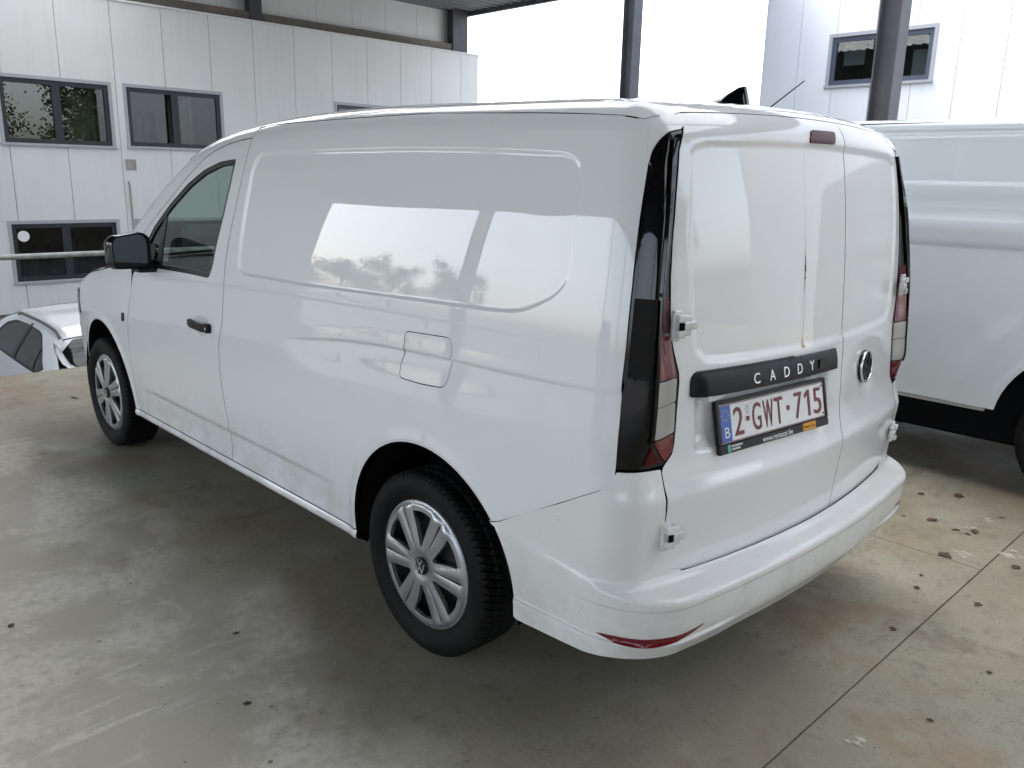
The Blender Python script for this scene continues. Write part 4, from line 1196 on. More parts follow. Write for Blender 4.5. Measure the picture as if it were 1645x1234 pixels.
ptxt('www.rentacar.be', -.075, -.079, .150, .016, WHT, 'lettering', .0028)
plate_box(.130, .198, -.081, -.059, .003, .0038).build('orange_sticker', mat('orange_print', (.75, .33, .01), rough=.5), plate)
text_obj('Rent a Car', 'lettering', mat('print_brown', (.20, .07, .01), rough=.6), plate, PC + .136 * pux - .075 * puy + .004 * pun, pux, puy, pun, .056, .010, .0006)
plate_box(-.236, -.222, -.081, -.059, .003, .0038).build('teal_logo', mat('teal_print', (.12, .42, .38), rough=.5), plate)
for k, (w, yy) in enumerate(((.045, -.068), (.034, -.077))):
    mb = MB()
    for j in range(9 if k == 0 else 7):
        kk = plate_box(-.217 + j * .0055, -.217 + j * .0055 + .0036, yy, yy + .0058, .0031, .0036); mb.add(kk.v, kk.f)
    mb.build('fine_print', WHT, plate)
for x, y in ((.246, .043), (.246, -.043)):
    plate_box(x - .003, x + .003, y - .003, y + .003, .0012, .0025, .0008).build('rivet', DARK, plate)
eo = F_rear()(np.array([-.343]), np.array([.982]))[0]; e1 = F_rear()(np.array([-.363]), np.array([.982]))[0]; e2 = F_rear()(np.array([-.343]), np.array([1.0]))[0]
ex = (e1 - eo) / np.linalg.norm(e1 - eo); ey = (e2 - eo); ey -= ex * (ex @ ey); ey /= np.linalg.norm(ey); en = np.cross(ex, ey)
emblem_parts(rdr, .056, eo + en * .006, ex, ey, en)
bl = rounded([(.094, 1.704), (.068, 1.742), (-.086, 1.744), (-.066, 1.706)], .012, 4)
bk = panel('third_brake_light', [(y, z) for y, z in bl], F_rear(.004), REDDARK, van, h=.02, step=.01, ref=(-1, 0, 0), flange=.015)
# rust-edged scratch on the pressed seam
SCR = mat('scratch_black', (.02, .018, .015), rough=.9)
zz = np.linspace(1.275, 1.395, 16); ww = .0035 * np.clip(np.sin(np.linspace(.1, 3.0, 16)), .15, 1) * rng.uniform(.5, 1.2, 16)
panel('scratch', [(.117 + w, z) for w, z in zip(ww, zz)] + [(.117 - w, z) for w, z in zip(ww[::-1], zz[::-1])], F_rear(.0006), SCR, rdl, h=.02, step=.01, ref=(-1, 0, 0), flange=0)
panel('rust_run', [(.125, 1.112), (.118, 1.145), (.112, 1.112), (.105, 1.107), (.117, 1.104), (.130, 1.108)], F_rear(.0006), mat('rust', (.62, .46, .25), rough=.9), rdl, h=.02, step=.01, ref=(-1, 0, 0), flange=0)

# roof fin aerial
mb = MB()
fx = [.66, .62, .575, .53, .50, .475, .452, .440]; fz = [.004, .012, .021, .035, .049, .061, .063, .002]; fwd = [.010, .026, .036, .038, .036, .031, .026, .034]
v = []; f = []
for i, (x, hgt, w) in enumerate(zip(fx, fz, fwd)):
    x2 = x
    v += [(x2, w, -.012), (x2, w * .55, hgt * .45), (x2, .004, hgt), (x2, -.004, hgt), (x2, -w * .55, hgt * .45), (x2, -w, -.012)]
for i in range(len(fx) - 1):
    for k in range(5): f.append((i * 6 + k, i * 6 + k + 1, i * 6 + 7 + k, i * 6 + 6 + k))
v = [(a, b, c + 1.822) for a, b, c in v]
mb.add(v, f); fin = mb.build('fin_aerial', GLOSSBLK, van); autosmooth(fin, 50)

# door handle, side marker, mirror
hz = .915
sy = lambda x, z: float(F_side()(np.array([x]), np.array([z]))[0, 1])
n = 28
mb = MB(); v = [(2.545, sy(2.545, hz) - .002, hz)]
dish = [(2.545 + .085 * math.cos(a), hz + .045 * math.sin(a)) for a in np.linspace(0, 2 * math.pi, n, endpoint=False)]
CUP = mat('handle_cup', (.60, .60, .58), rough=.4, coat=.6)
panel('handle_cup', dish, F_side(.0008), CUP, fd, h=.02, step=.02, ref=(0, 1, 0), flange=0)
y0 = sy(2.55, hz)
mb = MB()
pts = [(2.665, .004), (2.655, .020), (2.60, .034), (2.54, .036), (2.49, .030), (2.462, .012), (2.455, .004)]
v = []; f = []
for x, d in pts:
    zc_ = hz + (2.55 - x) * -.02
    hh = .013 if x > 2.5 else .017
    v += [(x, y0 + d, zc_ - hh), (x, y0 + d, zc_ + hh), (x, y0 + max(d - .016, -.004), zc_ + hh), (x, y0 + max(d - .016, -.004), zc_ - hh)]
for i in range(len(pts) - 1):
    for k in range(4): f.append((i * 4 + k, i * 4 + (k + 1) % 4, i * 4 + 4 + (k + 1) % 4, i * 4 + 4 + k))
f += [(0, 1, 2, 3), tuple(4 * (len(pts) - 1) + k for k in (3, 2, 1, 0))]
mb.add(v, f); mb.box((2.448, y0 - .004, hz - .021), (2.497, y0 + .022, hz + .018), .006)
autosmooth(mb.build('door_handle', PLASTIC, fd), 40)
panel('door_lock', [(2.463 + .006 * math.cos(a), hz - .002 + .006 * math.sin(a)) for a in np.linspace(0, 6.28, 12, endpoint=False)], F_side(.0235), CHROME, fd, h=.01, step=.01, ref=(0, 1, 0), flange=.004)
panel('side_marker', rounded([(3.536, .846), (3.499, .850), (3.503, .806), (3.540, .800)], .01, 3), F_side(.003), PLASTIC, van, h=.02, step=.01, ref=(0, 1, 0), flange=.006)
def mirror_unit():
    prof_ = rounded([(-.098, -.078), (.092, -.086), (.096, .060), (.055, .088), (-.080, .072), (-.100, .045)], [.03, .03, .03, .03, .03, .03], 5)
    P = np.array(prof_)                            # across (outboard -, inboard +) and up
    v = []; f = []; n = len(P); rings = [(1.0, 0.0), (1.04, .025), (1.0, .06), (.84, .095), (.5, .115), (.05, .12)]
    for s, d in rings:
        for a, b in P: v.append((a * s, d, b * s))
    for i in range(len(rings) - 1):
        for k in range(n): f.append((i * n + k, i * n + (k + 1) % n, i * n + n + (k + 1) % n, i * n + n + k))
    mb = MB(); mb.add(v, f)
    m1 = mb.build('side_mirror', GLOSSBLK, van); autosmooth(m1, 45)
    g2 = MB(); v = [(a * .90, .012, b * .88) for a, b in P]; g2.add(v, [tuple(range(n))[::-1]])
    v2 = [(a, 0, b) for a, b in P] + [(a * .93, .002, b * .91) for a, b in P] + [(a * .90, .012, b * .88) for a, b in P]
    fr = MB().add(v2, [(k, (k + 1) % n, n + (k + 1) % n, n + k)[::-1] for k in range(n)] + [(n + k, n + (k + 1) % n, 2 * n + (k + 1) % n, 2 * n + k)[::-1] for k in range(n)])
    fr.build('mirror_rim', PLASTIC, m1); g2.build('mirror_glass', MIRG, m1)
    return m1
m1 = mirror_unit()
m1.matrix_local = Matrix.Translation((3.02, 1.022, 1.213)) @ Matrix.Rotation(math.radians(-78), 4, 'Z') @ Matrix.Rotation(math.radians(-1.5), 4, 'X')
MB().box((3.05, .885, 1.105), (3.17, .99, 1.16), .015).build('mirror_foot', PLASTIC, van)

# cabin
mb = MB(); P_ = [(-.83, .36), (.83, .36), (.86, .75), (.85, 1.05), (.80, 1.35), (.74, 1.60), (.66, 1.70), (-.66, 1.70), (-.74, 1.60), (-.80, 1.35), (-.85, 1.05), (-.86, .75)]
n = len(P_); mb.add([(x, y, z) for x in (2.20, 2.225) for y, z in P_], [tuple(range(n))[::-1], tuple(range(n, 2 * n))] + [(k, (k + 1) % n, n + (k + 1) % n, n + k) for k in range(n)])
mb.build('bulkhead', TRIM, van)
mb = MB()
v = [(3.20, -.80, .55), (3.14, -.80, .98), (3.22, -.80, 1.06), (3.72, -.80, 1.10), (3.80, -.80, .5)]
n = len(v); w = [(a, .80, c) for a, b, c in v]
mb.add(v + w, [tuple(range(n))[::-1], tuple(range(n, 2 * n))] + [(k, (k + 1) % n, n + (k + 1) % n, n + k) for k in range(n)])
mb.build('dashboard', TRIM, van)
MB().box((3.12, .22, 1.02), (3.26, .54, 1.10), .02).build('instrument_hood', TRIM, van)
mb = MB(); c0 = np.array([3.02, .40, .99]); tx = np.array([0, 1., 0]); tz = np.array([.42, 0, .91])
mb.tube([c0 + .185 * (math.cos(a) * tx + math.sin(a) * tz) for a in np.linspace(0, 2 * math.pi, 33)], .016, 8, False)
for a in (0, math.pi, -math.pi / 2): mb.tube([c0, c0 + .185 * (math.cos(a) * tx + math.sin(a) * tz)], .014, 6)
mb.tube([c0, c0 + np.array([.18, 0, -.08])], .04, 8)
mb.build('steering_wheel', mat('wheel_leather', (.05, .05, .052), rough=.45), van, True)
for y in (.40, -.40):
    mb = MB().box((2.42, y - .24, .55), (2.92, y + .24, .70), .05)
    st = mb.build('seat', SEATM, van)
    mb = MB(); b = MB().box((-.06, -.23, 0), (.06, .23, .62), .05); mb.add([(a + .0 - c * .22, y + bb, c) for a, bb, c in b.v], b.f)
    mb.v = [(a + 2.47, bb, c + .68) for a, bb, c in mb.v]; mb.build('backrest', SEATM, st)
    MB().box((2.28, y - .13, 1.33), (2.37, y + .13, 1.50), .04).build('headrest', SEATM, st)
mb = MB().box((2.30, -.84, .33), (3.7, .84, .36)); mb.build('cab_floor', DARK, van)
panel('headlining', [(2.3, .62), (2.3, -.62), (2.85, -.62), (2.85, .62)], F_top(-.05), TRIM, van, h=.1, step=.08, ref=(0, 0, -1), flange=0)

# =================================================================== SECOND VAN (right) and its twin beside the photographer
def build_mid_van(label):
    V = empty('transporter_van', (0, 0, 0))
    tag(V, label, 'van')
    pr = hermite([.25, .44, .6, .9, 1.15, 1.262, 1.278, 1.295, 1.34, 1.395, 1.418, 1.43, 1.6, 1.855, 1.868, 1.885, 2.0], [.90, .932, .945, .952, .946, .939, .938, .943, .946, .943, .934, .926, .906, .872, .871, .874, .85])
    rl = hermite([-.3, .0, .25, 1.5, 2.8, 3.3, 3.6, 4.2, 4.35, 4.7, 4.95, 5.2], [1.88, 1.93, 1.962, 1.965, 1.955, 1.90, 1.76, 1.26, 1.19, 1.06, .85, .55])
    xr = hermite([.3, .7, 1.0, 1.5, 1.9], [.03, .0, .01, .05, .12])
    ARC = [(.96, .38), (3.96, .38)]; R_ = .455
    def f2(x, y, z):
        ay = np.abs(y)
        a = ay - (pr(z) - .06 * np.clip((x - 3.4) / 1.4, 0, 2) ** 2.2 - .02 * np.clip((.8 - x) / .8, 0, 1.4) ** 2)
        b = z - (rl(x) - .03 * (ay / .8) ** 2)
        c = xr(z) + .04 * y * y - x
        d = x - (4.92 - .2 * (ay / .9) ** 2)
        return smax(smax(smax(a, b, .05), c, .06), d, .12)
    def disp(x, z):
        d = np.zeros_like(x)
        for cx, cz in ARC:
            t = np.hypot(x - cx, z - cz)
            d += .009 * sstep(.75, .64, t) + .006 * sstep(R_ + .04, R_ + .01, t)
        return d
    def FS(off=0.):
        def F(x, z):
            p = solve(f2, np.stack([x, np.full_like(x, 1.1), z], -1), np.array([0, -1., 0]), 0, .8); p[:, 1] += disp(x, z) + off; return p
        return F
    def FT(off=0.):
        def F(x, y):
            p = solve(f2, np.stack([x, y, np.full_like(x, 2.2)], -1), np.array([0, 0, -1.]), 0, 1.8); p[:, 2] += off; return p
        return F
    def FR(off=0.):
        def F(y, z):
            p = solve(f2, np.stack([np.full_like(y, -.3), y, z], -1), np.array([1., 0, 0]), 0, 1.); p[:, 0] -= off; return p
        return F
    Z0 = .448
    def ar(i, a0, a1): return arch(ARC[i][0], ARC[i][1], R_, a0, a1, 26)
    sa = math.degrees(math.asin((Z0 - .38) / R_))
    zrow = [np.stack([np.linspace(.05, 4.6, 190), np.full(190, z)], -1) for z in (1.255, 1.265, 1.272, 1.278, 1.285, 1.292, 1.30, 1.32, 1.38, 1.395, 1.405, 1.412, 1.418, 1.424, 1.43, 1.44, 1.85, 1.86, 1.866, 1.872, 1.88, 1.89, 1.90)]
    rear = [(.09, 1.90), (.10, 1.60), (.075, 1.2), (.06, .8), (.07, .5), (.10, Z0)]
    sd = rear + ar(0, 180 - sa, sa) + [(2.72, Z0), (2.72, 1.35), (2.66, 1.60), (2.60, 1.915), (1.2, 1.922), (.2, 1.917)]
    al = [np.array(arch(ARC[0][0], ARC[0][1], R_ + o, 0, 180, 80)) for o in (.01, .03, .06, .12, .19, .22, .25, .28, .31)]
    parts = [panel('side_panel', sd, FS(), PAINT2, V, h=.05, step=.02, lines=zrow + al, ref=(0, 1, 0))]
    WN = rounded([(2.80, 1.20), (2.76, 1.78), (3.25, 1.76), (3.55, 1.60), (3.95, 1.22)], .03, 4)
    do = [(2.726, Z0)] + [(ARC[1][0] - R_ * math.cos(math.radians(sa)), Z0)] + arch(ARC[1][0], ARC[1][1], R_, 180 - sa, 118, 8) + [(3.80, 1.0), (4.02, 1.15), (3.60, 1.66), (3.32, 1.83), (2.606, 1.915), (2.666, 1.60), (2.726, 1.35)]
    dd = panel('front_door', do, FS(), PAINT2, V, [WN], h=.05, step=.02, lines=zrow, ref=(0, 1, 0))
    panel('window_glass', WN, FS(-.012), PRIV, dd, h=.1, step=.04, ref=(0, 1, 0), flange=0)
    parts.append(dd)
    fe = arch(ARC[1][0], ARC[1][1], R_, 117, sa, 16) + [(4.62, Z0), (4.60, .95), (4.40, 1.11), (4.2, 1.19), (4.03, 1.15), (3.806, .995)]
    parts.append(panel('front_fender', fe, FS(), PAINT2, V, h=.05, step=.02, ref=(0, 1, 0)))
    for o in parts: mirror_y(o, V)
    ex_ = np.array([.2, .5, 1.2, 1.9, 2.6]); ey_ = FS()(ex_, np.array([1.917, 1.919, 1.922, 1.919, 1.915]))[:, 1] - .003
    ed = [(.14, .76)] + [(float(a), float(b)) for a, b in zip(ex_, ey_)] + [(3.3, .82)]
    panel('roof', ed + [(3.36, 0)] + [(a, -b) for a, b in ed[::-1]] + [(.12, 0)], FT(), PAINT2, V, h=.08, step=.03, ref=(0, 0, 1))
    panel('windshield', [(3.37, 0), (3.33, .80), (3.65, .80), (4.20, .82), (4.33, 0), (4.20, -.82), (3.65, -.80), (3.33, -.80)], FT(-.003), PRIV, V, h=.1, step=.04, ref=(0, 0, 1), flange=0)
    panel('bonnet', [(4.34, 0), (4.22, .83), (4.40, .83), (4.62, .70), (4.74, 0), (4.62, -.70), (4.40, -.83), (4.22, -.83)], FT(), PAINT2, V, h=.08, step=.03, ref=(0, 0, 1))
    panel('tailgate', [(-.80, .46), (.80, .46), (.82, 1.2), (.76, 1.86), (-.76, 1.86), (-.82, 1.2)], FR(), PAINT2, V, h=.1, step=.04, ref=(-1, 0, 0))
    panel('rear_window', rounded([(-.62, 1.2), (.62, 1.2), (.58, 1.70), (-.58, 1.70)], .06), FR(.004), PRIV, V, h=.1, step=.04, ref=(-1, 0, 0), flange=.004)
    for s in (1, -1):
        panel('tail_lamp', rounded([(s * .835, .85), (s * .90, .87), (s * .86, 1.30), (s * .825, 1.30)], .01), FR(.01), REDLENS, V, h=.05, step=.03, ref=(-1, 0, 0), flange=.03)
        MB().box((3.62, s * .93 - (.02 if s > 0 else .20), 1.17), (3.80, s * .93 + (.20 if s > 0 else .02), 1.42), .04).build('side_mirror', PLASTIC, V)
    def FF(y, z):
        return solve(f2, np.stack([np.full_like(y, 5.2), y, z], -1), np.array([-1., 0, 0]), 0, 1.2)
    panel('front_bumper', rounded([(-.80, .30), (.80, .30), (.82, .85), (.6, .98), (-.6, .98), (-.82, .85)], .05), FF, PAINT2, V, h=.1, step=.04, ref=(1, 0, 0))
    MB().box((.10, -.86, .25), (4.7, .86, .60), .02).build('underbody', DARK, V)
    MB().box((.35, -.80, .60), (4.2, .80, 1.15)).build('inner_shell', DARK, V)
    MB().box((1.46, .905, .425), (3.46, .928, Z0 - .004), .004).build('sill_seam', mat('sill_grey', (.45, .45, .43), rough=.6), V)
    for cx, cz in ARC:
        for s in (1, -1):
            t = wheel(V, cx, s * .84, .339, s > 0, .3); t.scale = (1.06, 1, 1.06)
    MB().tube([(3.56, .15, 1.86), (3.45, .15, 2.02), (3.087, .15, 2.266)], [.010, .006, .004], 6).build('rod_aerial', PLASTIC, V)
    return V
v2 = build_mid_van('pale white transporter van parked beyond, only its side seen at the right edge')
v2.location = (-1.2, -3.252, 0)
v3 = copy_tree(v2)
v3.location = (-.6, 9.2, 0)
tag(v3, 'pale van parked left of the photographer, seen only as a reflection in the van side', 'van')

# =================================================================== WHITE FASTBACK CAR on the lower yard
def build_car():
    V = empty('fastback_car', (0, 0, 0))
    tag(V, 'small white fastback car with grey roof rail on the lower yard beyond the deck', 'car')
    pr = hermite([.15, .4, .8, 1.0, 1.08, 1.2, 1.35, 1.5], [.84, .88, .90, .89, .865, .80, .71, .60])
    rl = hermite([-.2, 0, .12, .35, .62, 1.1, 1.7, 2.2, 2.7, 3.3, 3.6, 4.1, 4.3], [.85, .98, 1.10, 1.24, 1.40, 1.50, 1.535, 1.51, 1.38, 1.04, .98, .82, .6])
    def f3(x, y, z):
        ay = np.abs(y)
        a = ay - (pr(z) - .10 * np.clip((.8 - x) / .8, 0, 1.3) ** 2 - .10 * np.clip((x - 3.2) / 1.1, 0, 1.5) ** 2)
        b = z - (rl(x) - .05 * (ay / .7) ** 2)
        c = .03 + .10 * y * y + .10 * np.clip(.6 - z, 0, 1) - x
        d = x - (4.22 - .2 * (ay / .85) ** 2)
        return smax(smax(smax(a, b, .07), c, .07), d, .1)
    FS = lambda off=0.: (lambda x, z: solve(f3, np.stack([x, np.full_like(x, 1.1), z], -1), np.array([0, -1., 0]), 0, .95) + np.array([0, off, 0]))
    FT = lambda off=0.: (lambda x, y: solve(f3, np.stack([x, y, np.full_like(x, 1.9)], -1), np.array([0, 0, -1.]), 0, 1.6) + np.array([0, 0, off]))
    FR = lambda off=0.: (lambda y, z: solve(f3, np.stack([np.full_like(y, -.3), y, z], -1), np.array([1., 0, 0]), 0, 1.3) + np.array([-off, 0, 0]))
    ARC = [(.82, .33), (3.42, .33)]
    edge = [(.20, 1.06), (.42, 1.20), (.70, 1.345), (1.1, 1.435), (1.7, 1.468), (2.2, 1.445), (2.6, 1.345), (3.0, 1.15), (3.3, .985), (3.7, .915), (4.02, .80), (4.05, .5), (4.0, .25)]
    so = [(.16, .25), (.13, .6), (.15, .95)] + edge + arch(3.42, .33, .36, -10, 190, 20) + arch(.82, .33, .36, -10, 190, 20)
    WNS = rounded([(.56, 1.05), (.78, 1.20), (1.05, 1.345), (1.45, 1.405), (2.0, 1.40), (2.42, 1.31), (2.90, 1.02), (2.0, .985), (1.1, .965), (.80, .965)], [.015, .05, .05, .05, .05, .05, .04, 0, .06, .05], 4)
    b = panel('body_side', so, FS(), PAINT, V, [WNS], h=.06, step=.03, ref=(0, 1, 0))
    panel('window_surround', grow(WNS, -.001), FS(-.003), SEAL, b, [grow(WNS, -.03)], h=.05, step=.03, ref=(0, 1, 0), flange=0)
    panel('side_glass', grow(WNS, -.030), FS(-.006), PRIV, b, h=.06, step=.03, ref=(0, 1, 0), flange=0)
    panel('pillar', [(1.74, .985), (1.63, .985), (1.50, 1.40), (1.58, 1.40)], FS(.0005), SEAL, b, h=.05, step=.03, ref=(0, 1, 0), flange=.004)
    panel('pillar', [(.93, .975), (.89, .975), (.87, 1.24), (.91, 1.262)], FS(.0005), SEAL, b, h=.05, step=.03, ref=(0, 1, 0), flange=.004)
    bm = mirror_y(b, V)
    re = [(.60, .64), (1.0, .63), (1.7, .63), (2.3, .64)]
    panel('roof', [(.58, 0)] + re + [(2.50, .45), (2.56, 0), (2.50, -.45)] + [(a, -c) for a, c in re[::-1]], FT(.002), PAINT, V, h=.08, step=.03, ref=(0, 0, 1))
    panel('roof_flank', [(.60, .645), (.45, .70), (.75, .74), (1.1, .70), (1.7, .69), (2.3, .70), (2.3, .645), (1.7, .635), (1.0, .635)], FT(), PAINT, V, h=.06, step=.03, ref=(0, 0, 1))
    panel('roof_flank', [(.60, -.645), (.45, -.70), (.75, -.74), (1.1, -.70), (1.7, -.69), (2.3, -.70), (2.3, -.645), (1.7, -.635), (1.0, -.635)], FT(), PAINT, V, h=.06, step=.03, ref=(0, 0, 1))
    panel('rear_window', [(.575, 0), (.57, .55), (.44, .70), (.26, .68), (.16, .6), (.13, 0), (.16, -.6), (.26, -.68), (.44, -.70), (.57, -.55)], FT(-.002), PRIV, V, h=.06, step=.03, ref=(0, 0, 1), flange=0)
    panel('tail_shell', [(.09, .66), (.30, .745), (.55, .755), (.75, .75), (.75, -.75), (.55, -.755), (.30, -.745), (.09, -.66)], FT(-.012), PAINT, V, h=.06, step=.03, ref=(0, 0, 1), flange=0)
    panel('windshield', [(2.57, 0), (2.51, .45), (2.35, .64), (2.9, .72), (3.25, .74), (3.36, 0), (3.25, -.74), (2.9, -.72), (2.35, -.64), (2.51, -.45)], FT(-.002), PRIV, V, h=.08, step=.03, ref=(0, 0, 1), flange=0)
    panel('bonnet', [(3.37, 0), (3.26, .75), (3.6, .78), (3.95, .62), (4.05, 0), (3.95, -.62), (3.6, -.78), (3.26, -.75)], FT(), PAINT, V, h=.08, step=.03, ref=(0, 0, 1))
    panel('tailgate', [(-.70, .30), (.70, .30), (.76, .70), (.66, .98), (0, 1.0), (-.66, .98), (-.76, .70)], FR(), PAINT, V, h=.08, step=.03, ref=(-1, 0, 0))
    for s in (1, -1):
        panel('tail_lamp', rounded([(s * .50, .80), (s * .74, .80), (s * .74, .92), (s * .52, .92)], .02), FR(.006), REDLENS, V, h=.05, step=.03, ref=(-1, 0, 0), flange=.01)
        p = FT(.028)(np.linspace(.62, 2.2, 15), np.full(15, s * .655))
        p[0, 2] -= .03; p[-1, 2] -= .03
        MB().tube([tuple(a) for a in p], .017, 8).build('roof_rail', mat('rail_grey', (.16, .16, .155), rough=.4, metal=.5), V, True)
    MB().box((.3, -.78, .18), (3.9, .78, .60), .02).build('underbody', DARK, V)
    MB().box((.32, -.70, .55), (3.2, .70, 1.0)).build('inner_shell', PAINT, V)
    for cx, cz in ARC:
        for s in (1, -1): wheel(V, cx, s * .80, .321, s > 0, .2)
    return V
car = build_car()
car.location = (7.2, -.5, GZ); car.scale = (.9, .9, .9)

# =================================================================== TREES around the yard (mirrored in paint and glass)
BARK = mat('bark', (.07, .055, .04), rough=.95)
LEAF = mat('leaf', (.060, .085, .030), rough=.6, noise=[(.8, (.085, .105, .04), .4, .7, 2)])
def tree_meshes(seed, H, R, nl):
    r = np.random.default_rng(seed)
    mb = MB(); tips = []
    mb.tube([(0, 0, 0), (.05, 0, H * .25), (.1, .08, H * .5), (.05, .1, H * .85)], [.28, .22, .16, .04], 8)
    for k in range(11):
        a = r.uniform(0, 6.28); z0 = H * r.uniform(.25, .7); L = R * r.uniform(.55, 1)
        e = np.array([L * math.cos(a), L * math.sin(a), z0 + L * r.uniform(.2, .9)])
        mb.tube([(.08, .05, z0), e * [.5, .5, 0] + [0, 0, (z0 + e[2]) / 2 + .2], e], [.09, .06, .02], 5); tips.append(e)
    tr_ = mb.build('trunk', BARK); me1 = tr_.data; bpy.data.objects.remove(tr_)
    cl = [t + r.normal(0, .5, 3) for t in tips for _ in range(3)] + [np.array([r.normal(0, R * .35), r.normal(0, R * .35), H * r.uniform(.55, 1.0)]) for _ in range(16)]
    cl = np.array(cl); ci = r.integers(0, len(cl), nl)
    c = cl[ci] + r.normal(0, .55, (nl, 3)); s = r.uniform(.09, .20, nl)
    A = r.normal(0, 1, (nl, 3)); A /= np.linalg.norm(A, axis=1)[:, None]
    B = np.cross(A, r.normal(0, 1, (nl, 3))); B /= np.linalg.norm(B, axis=1)[:, None]
    v = np.stack([c + A * s[:, None], c + B * s[:, None] * .6, c - A * s[:, None], c - B * s[:, None] * .6], 1).reshape(-1, 3)
    me2 = bpy.data.meshes.new('crown'); me2.from_pydata(v.tolist(), [], [(4 * i, 4 * i + 1, 4 * i + 2, 4 * i + 3) for i in range(nl)]); me2.materials.append(LEAF)
    return me1, me2
TM = [tree_meshes(3, 8.5, 3.2, 5200), tree_meshes(5, 10.5, 3.6, 6200)]
spots = [(-30, -11), (-31, -7), (-30, -2.5), (-31, 2), (-30, 6.5), (-31, 11), (-34, -9), (-35, -.5), (-35, 4), (-33, 18), (-37, 9), (64, 48), (72, 40), (58, 55), (80, 52), (-29, -19), (-12, -24), (86, 44)]
dirs = ['far behind right', 'behind right', 'straight behind', 'behind left', 'far behind left']
for i, (x, y) in enumerate(spots):
    a, b = TM[i % 2]
    e_ = empty('broadleaf_tree', (x, y, GZ), random.uniform(0, 6.28))
    sc = random.uniform(.85, 1.15); e_.scale = (sc, sc, sc)
    link(bpy.data.objects.new('trunk', a), e_); link(bpy.data.objects.new('crown', b), e_)
    tag(e_, 'green broadleaf tree around the yard, seen only in reflections', 'tree', 'trees around the yard')

# =================================================================== LITTER on the concrete
LEAFB = mat('dry_leaf', (.15, .085, .045), rough=.9, noise=[(40, (.05, .03, .02), .4, .65, 3)])
LEAFD = mat('dark_leaf', (.085, .062, .042), rough=.9, noise=[(60, (.10, .07, .04), .45, .65, 3)])
CREAM = mat('chalky_splash', (.52, .50, .40), rough=.9, noise=[(60, (.36, .34, .27), .45, .65, 4)])
def leaf(seed, L):
    r = np.random.default_rng(seed)
    n = 9; v = []; f = []
    for i in range(n):
        t = i / (n - 1); w = L * .36 * math.sin(math.pi * min(1, t * 1.02 + .02)) ** .7 * r.uniform(.45, 1.35)
        z = .002 + L * .03 * math.sin(t * 3.1) * r.uniform(.3, 1)
        x = (t - .5) * L * 1.0
        v += [(x, -w, z + L * r.uniform(.0, .05)), (x, 0, z), (x, w, z + L * r.uniform(.0, .05))]
    for i in range(n - 1):
        for k in range(2): f.append((i * 3 + k, i * 3 + k + 1, i * 3 + k + 4, i * 3 + k + 3))
    return v, f
LV = [(.224, -1.656, .075, 0, 'red-brown'), (.031, -1.282, .085, 1, 'largest dark'), (.032, -1.663, .07, 0, 'brown'), (.10, -1.618, .045, 1, 'small brown'), (.046, -1.61, .04, 1, 'small dark'), (.03, -.998, .035, 1, 'tiny dark'), (-.001, -.87, .04, 1, 'small dark'),
      (-.218, -1.39, .06, 1, 'dark curled'), (-.217, -.906, .055, 1, 'dark flat'), (-.403, -.429, .03, 0, 'tiny red-brown'), (-.366, -.01, .03, 1, 'tiny dark'), (-.066, -.469, .04, 1, 'small dark'), (.397, -1.984, .06, 1, 'dark thin'), (.253, -2.109, .09, 0, 'broad red-brown'), (.34, -1.60, .03, 1, 'tiny dark'), (.0, -1.95, .04, 0, 'small brown')]
where = ['on the concrete by the neighbouring van, close to the bumper', 'lying on the joint between the slabs', 'next to a cream splash right of the bumper', 'right of the bumper corner', 'beside the brown leaf right of the bumper', 'in front of the slab joint', 'near the cream splash in front of the joint', 'at the right edge beyond the corner of the joints', 'just past the long slab joint on the right', 'alone on the right foreground slab', 'in the lower right foreground', 'left of the long joint behind the bumper', 'nearest the neighbouring van', 'near the neighbouring van sill', 'beside the bumper corner', 'at the far right edge of the deck']
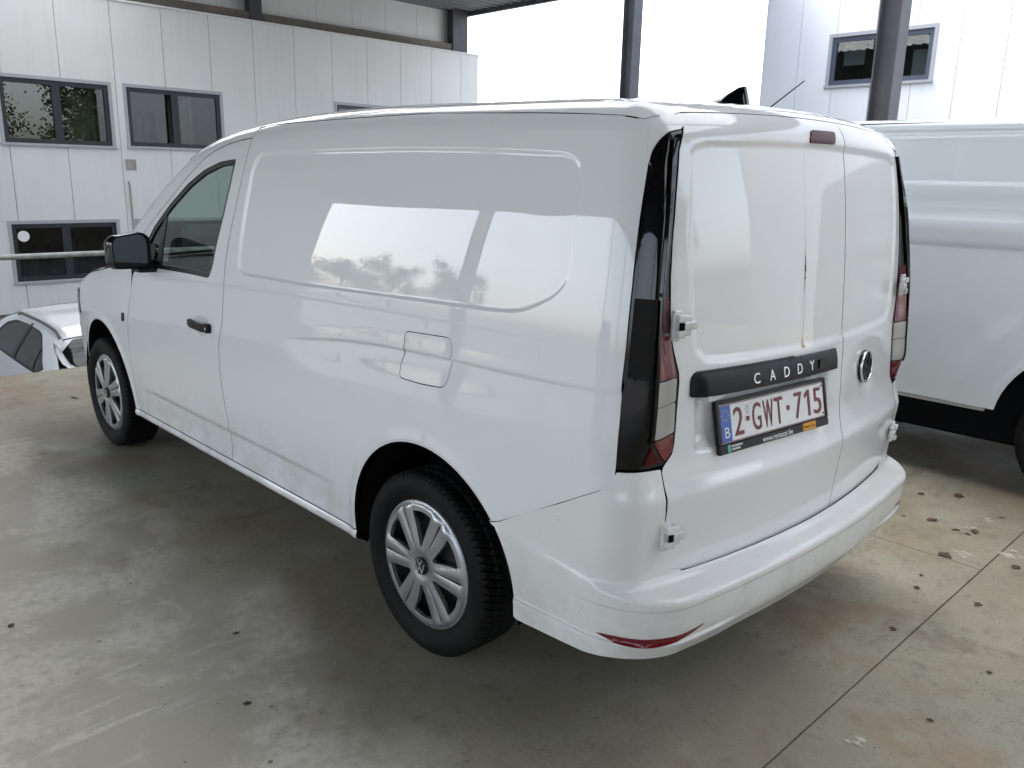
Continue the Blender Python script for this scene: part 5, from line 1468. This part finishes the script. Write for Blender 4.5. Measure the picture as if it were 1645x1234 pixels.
for i, (x, y, L, d, w) in enumerate(LV):
    v, f = leaf(20 + i, L * .8)
    o = MB().add(v, f).build('dry_leaf', LEAFD if d else LEAFB); autosmooth(o, 60)
    o.location = (x, y, 0); o.rotation_euler = (0, 0, random.uniform(0, 6.28))
    tag(o, w + ' dry leaf ' + where[i], 'leaf', 'dry leaves on the deck')
for i, (x, y, L, d) in enumerate([(2.08, 1.891, .045, 0), (1.504, 1.324, .04, 1), (1.104, 1.485, .04, 1), (2.123, 1.462, .02, 1), (5.184, .737, .12, 1), (4.816, 1.165, .03, 1)]):
    v, f = leaf(60 + i, L * .7)
    o = MB().add([(a, b * (.35 if i == 4 else 1), c) for a, b, c in v], f).build('dry_leaf', LEAFD if d else LEAFB)
    o.location = (x, y, 0); o.rotation_euler = (0, 0, random.uniform(0, 6.28))
    tag(o, ['reddish twig leaf at the far left on the scuffed concrete', 'small dark leaf alone left of the rear wheel', 'dark forked leaf in the left foreground', 'tiny dark speck leaf among the pale scuffs', 'long dark leaf strip near the front wheel', 'tiny leaf near the deck edge'][i], 'leaf', 'dry leaves on the deck')
sp_lab = ['cream splash beside the largest dark leaf on the slab joint', 'cream splash under the brown leaf', 'pale splash at the right edge past the joint corner', 'cream splash ring in front of the joint', 'small white splash near the two small leaves', 'grey-white splash in the lower right foreground', 'thin cream splash near the neighbouring van', 'small cream splash right of the bumper corner']
for i, (x, y, R_) in enumerate([(-.02, -1.36, .10), (.07, -1.70, .06), (-.15, -1.50, .11), (.155, -.832, .06), (-.034, -.836, .035), (-.254, .259, .055), (.04, -1.87, .06), (.21, -1.70, .05)]):
    r = np.random.default_rng(90 + i); n = 22
    mb = MB()
    for b in range(7):
        c = r.normal(0, R_ * .22, 2); rr = R_ * r.uniform(.10, .30); k = len(mb.v)
        P = [(c[0] + rr * r.uniform(.6, 1.3) * math.cos(t), c[1] + rr * r.uniform(.3, .8) * math.sin(t), .0012) for t in np.linspace(0, 6.28, 10, endpoint=False)]
        mb.add([(c[0], c[1], .0024 + .0004 * b)] + [(a, bb, .0008 + .0002 * b) for a, bb, _ in P], [(0, j + 1, (j + 1) % 10 + 1) for j in range(10)])
    o = mb.build('dried_splash', CREAM); o.location = (x, y, 0)
    tag(o, sp_lab[i], 'stain', 'pale splashes on the deck')
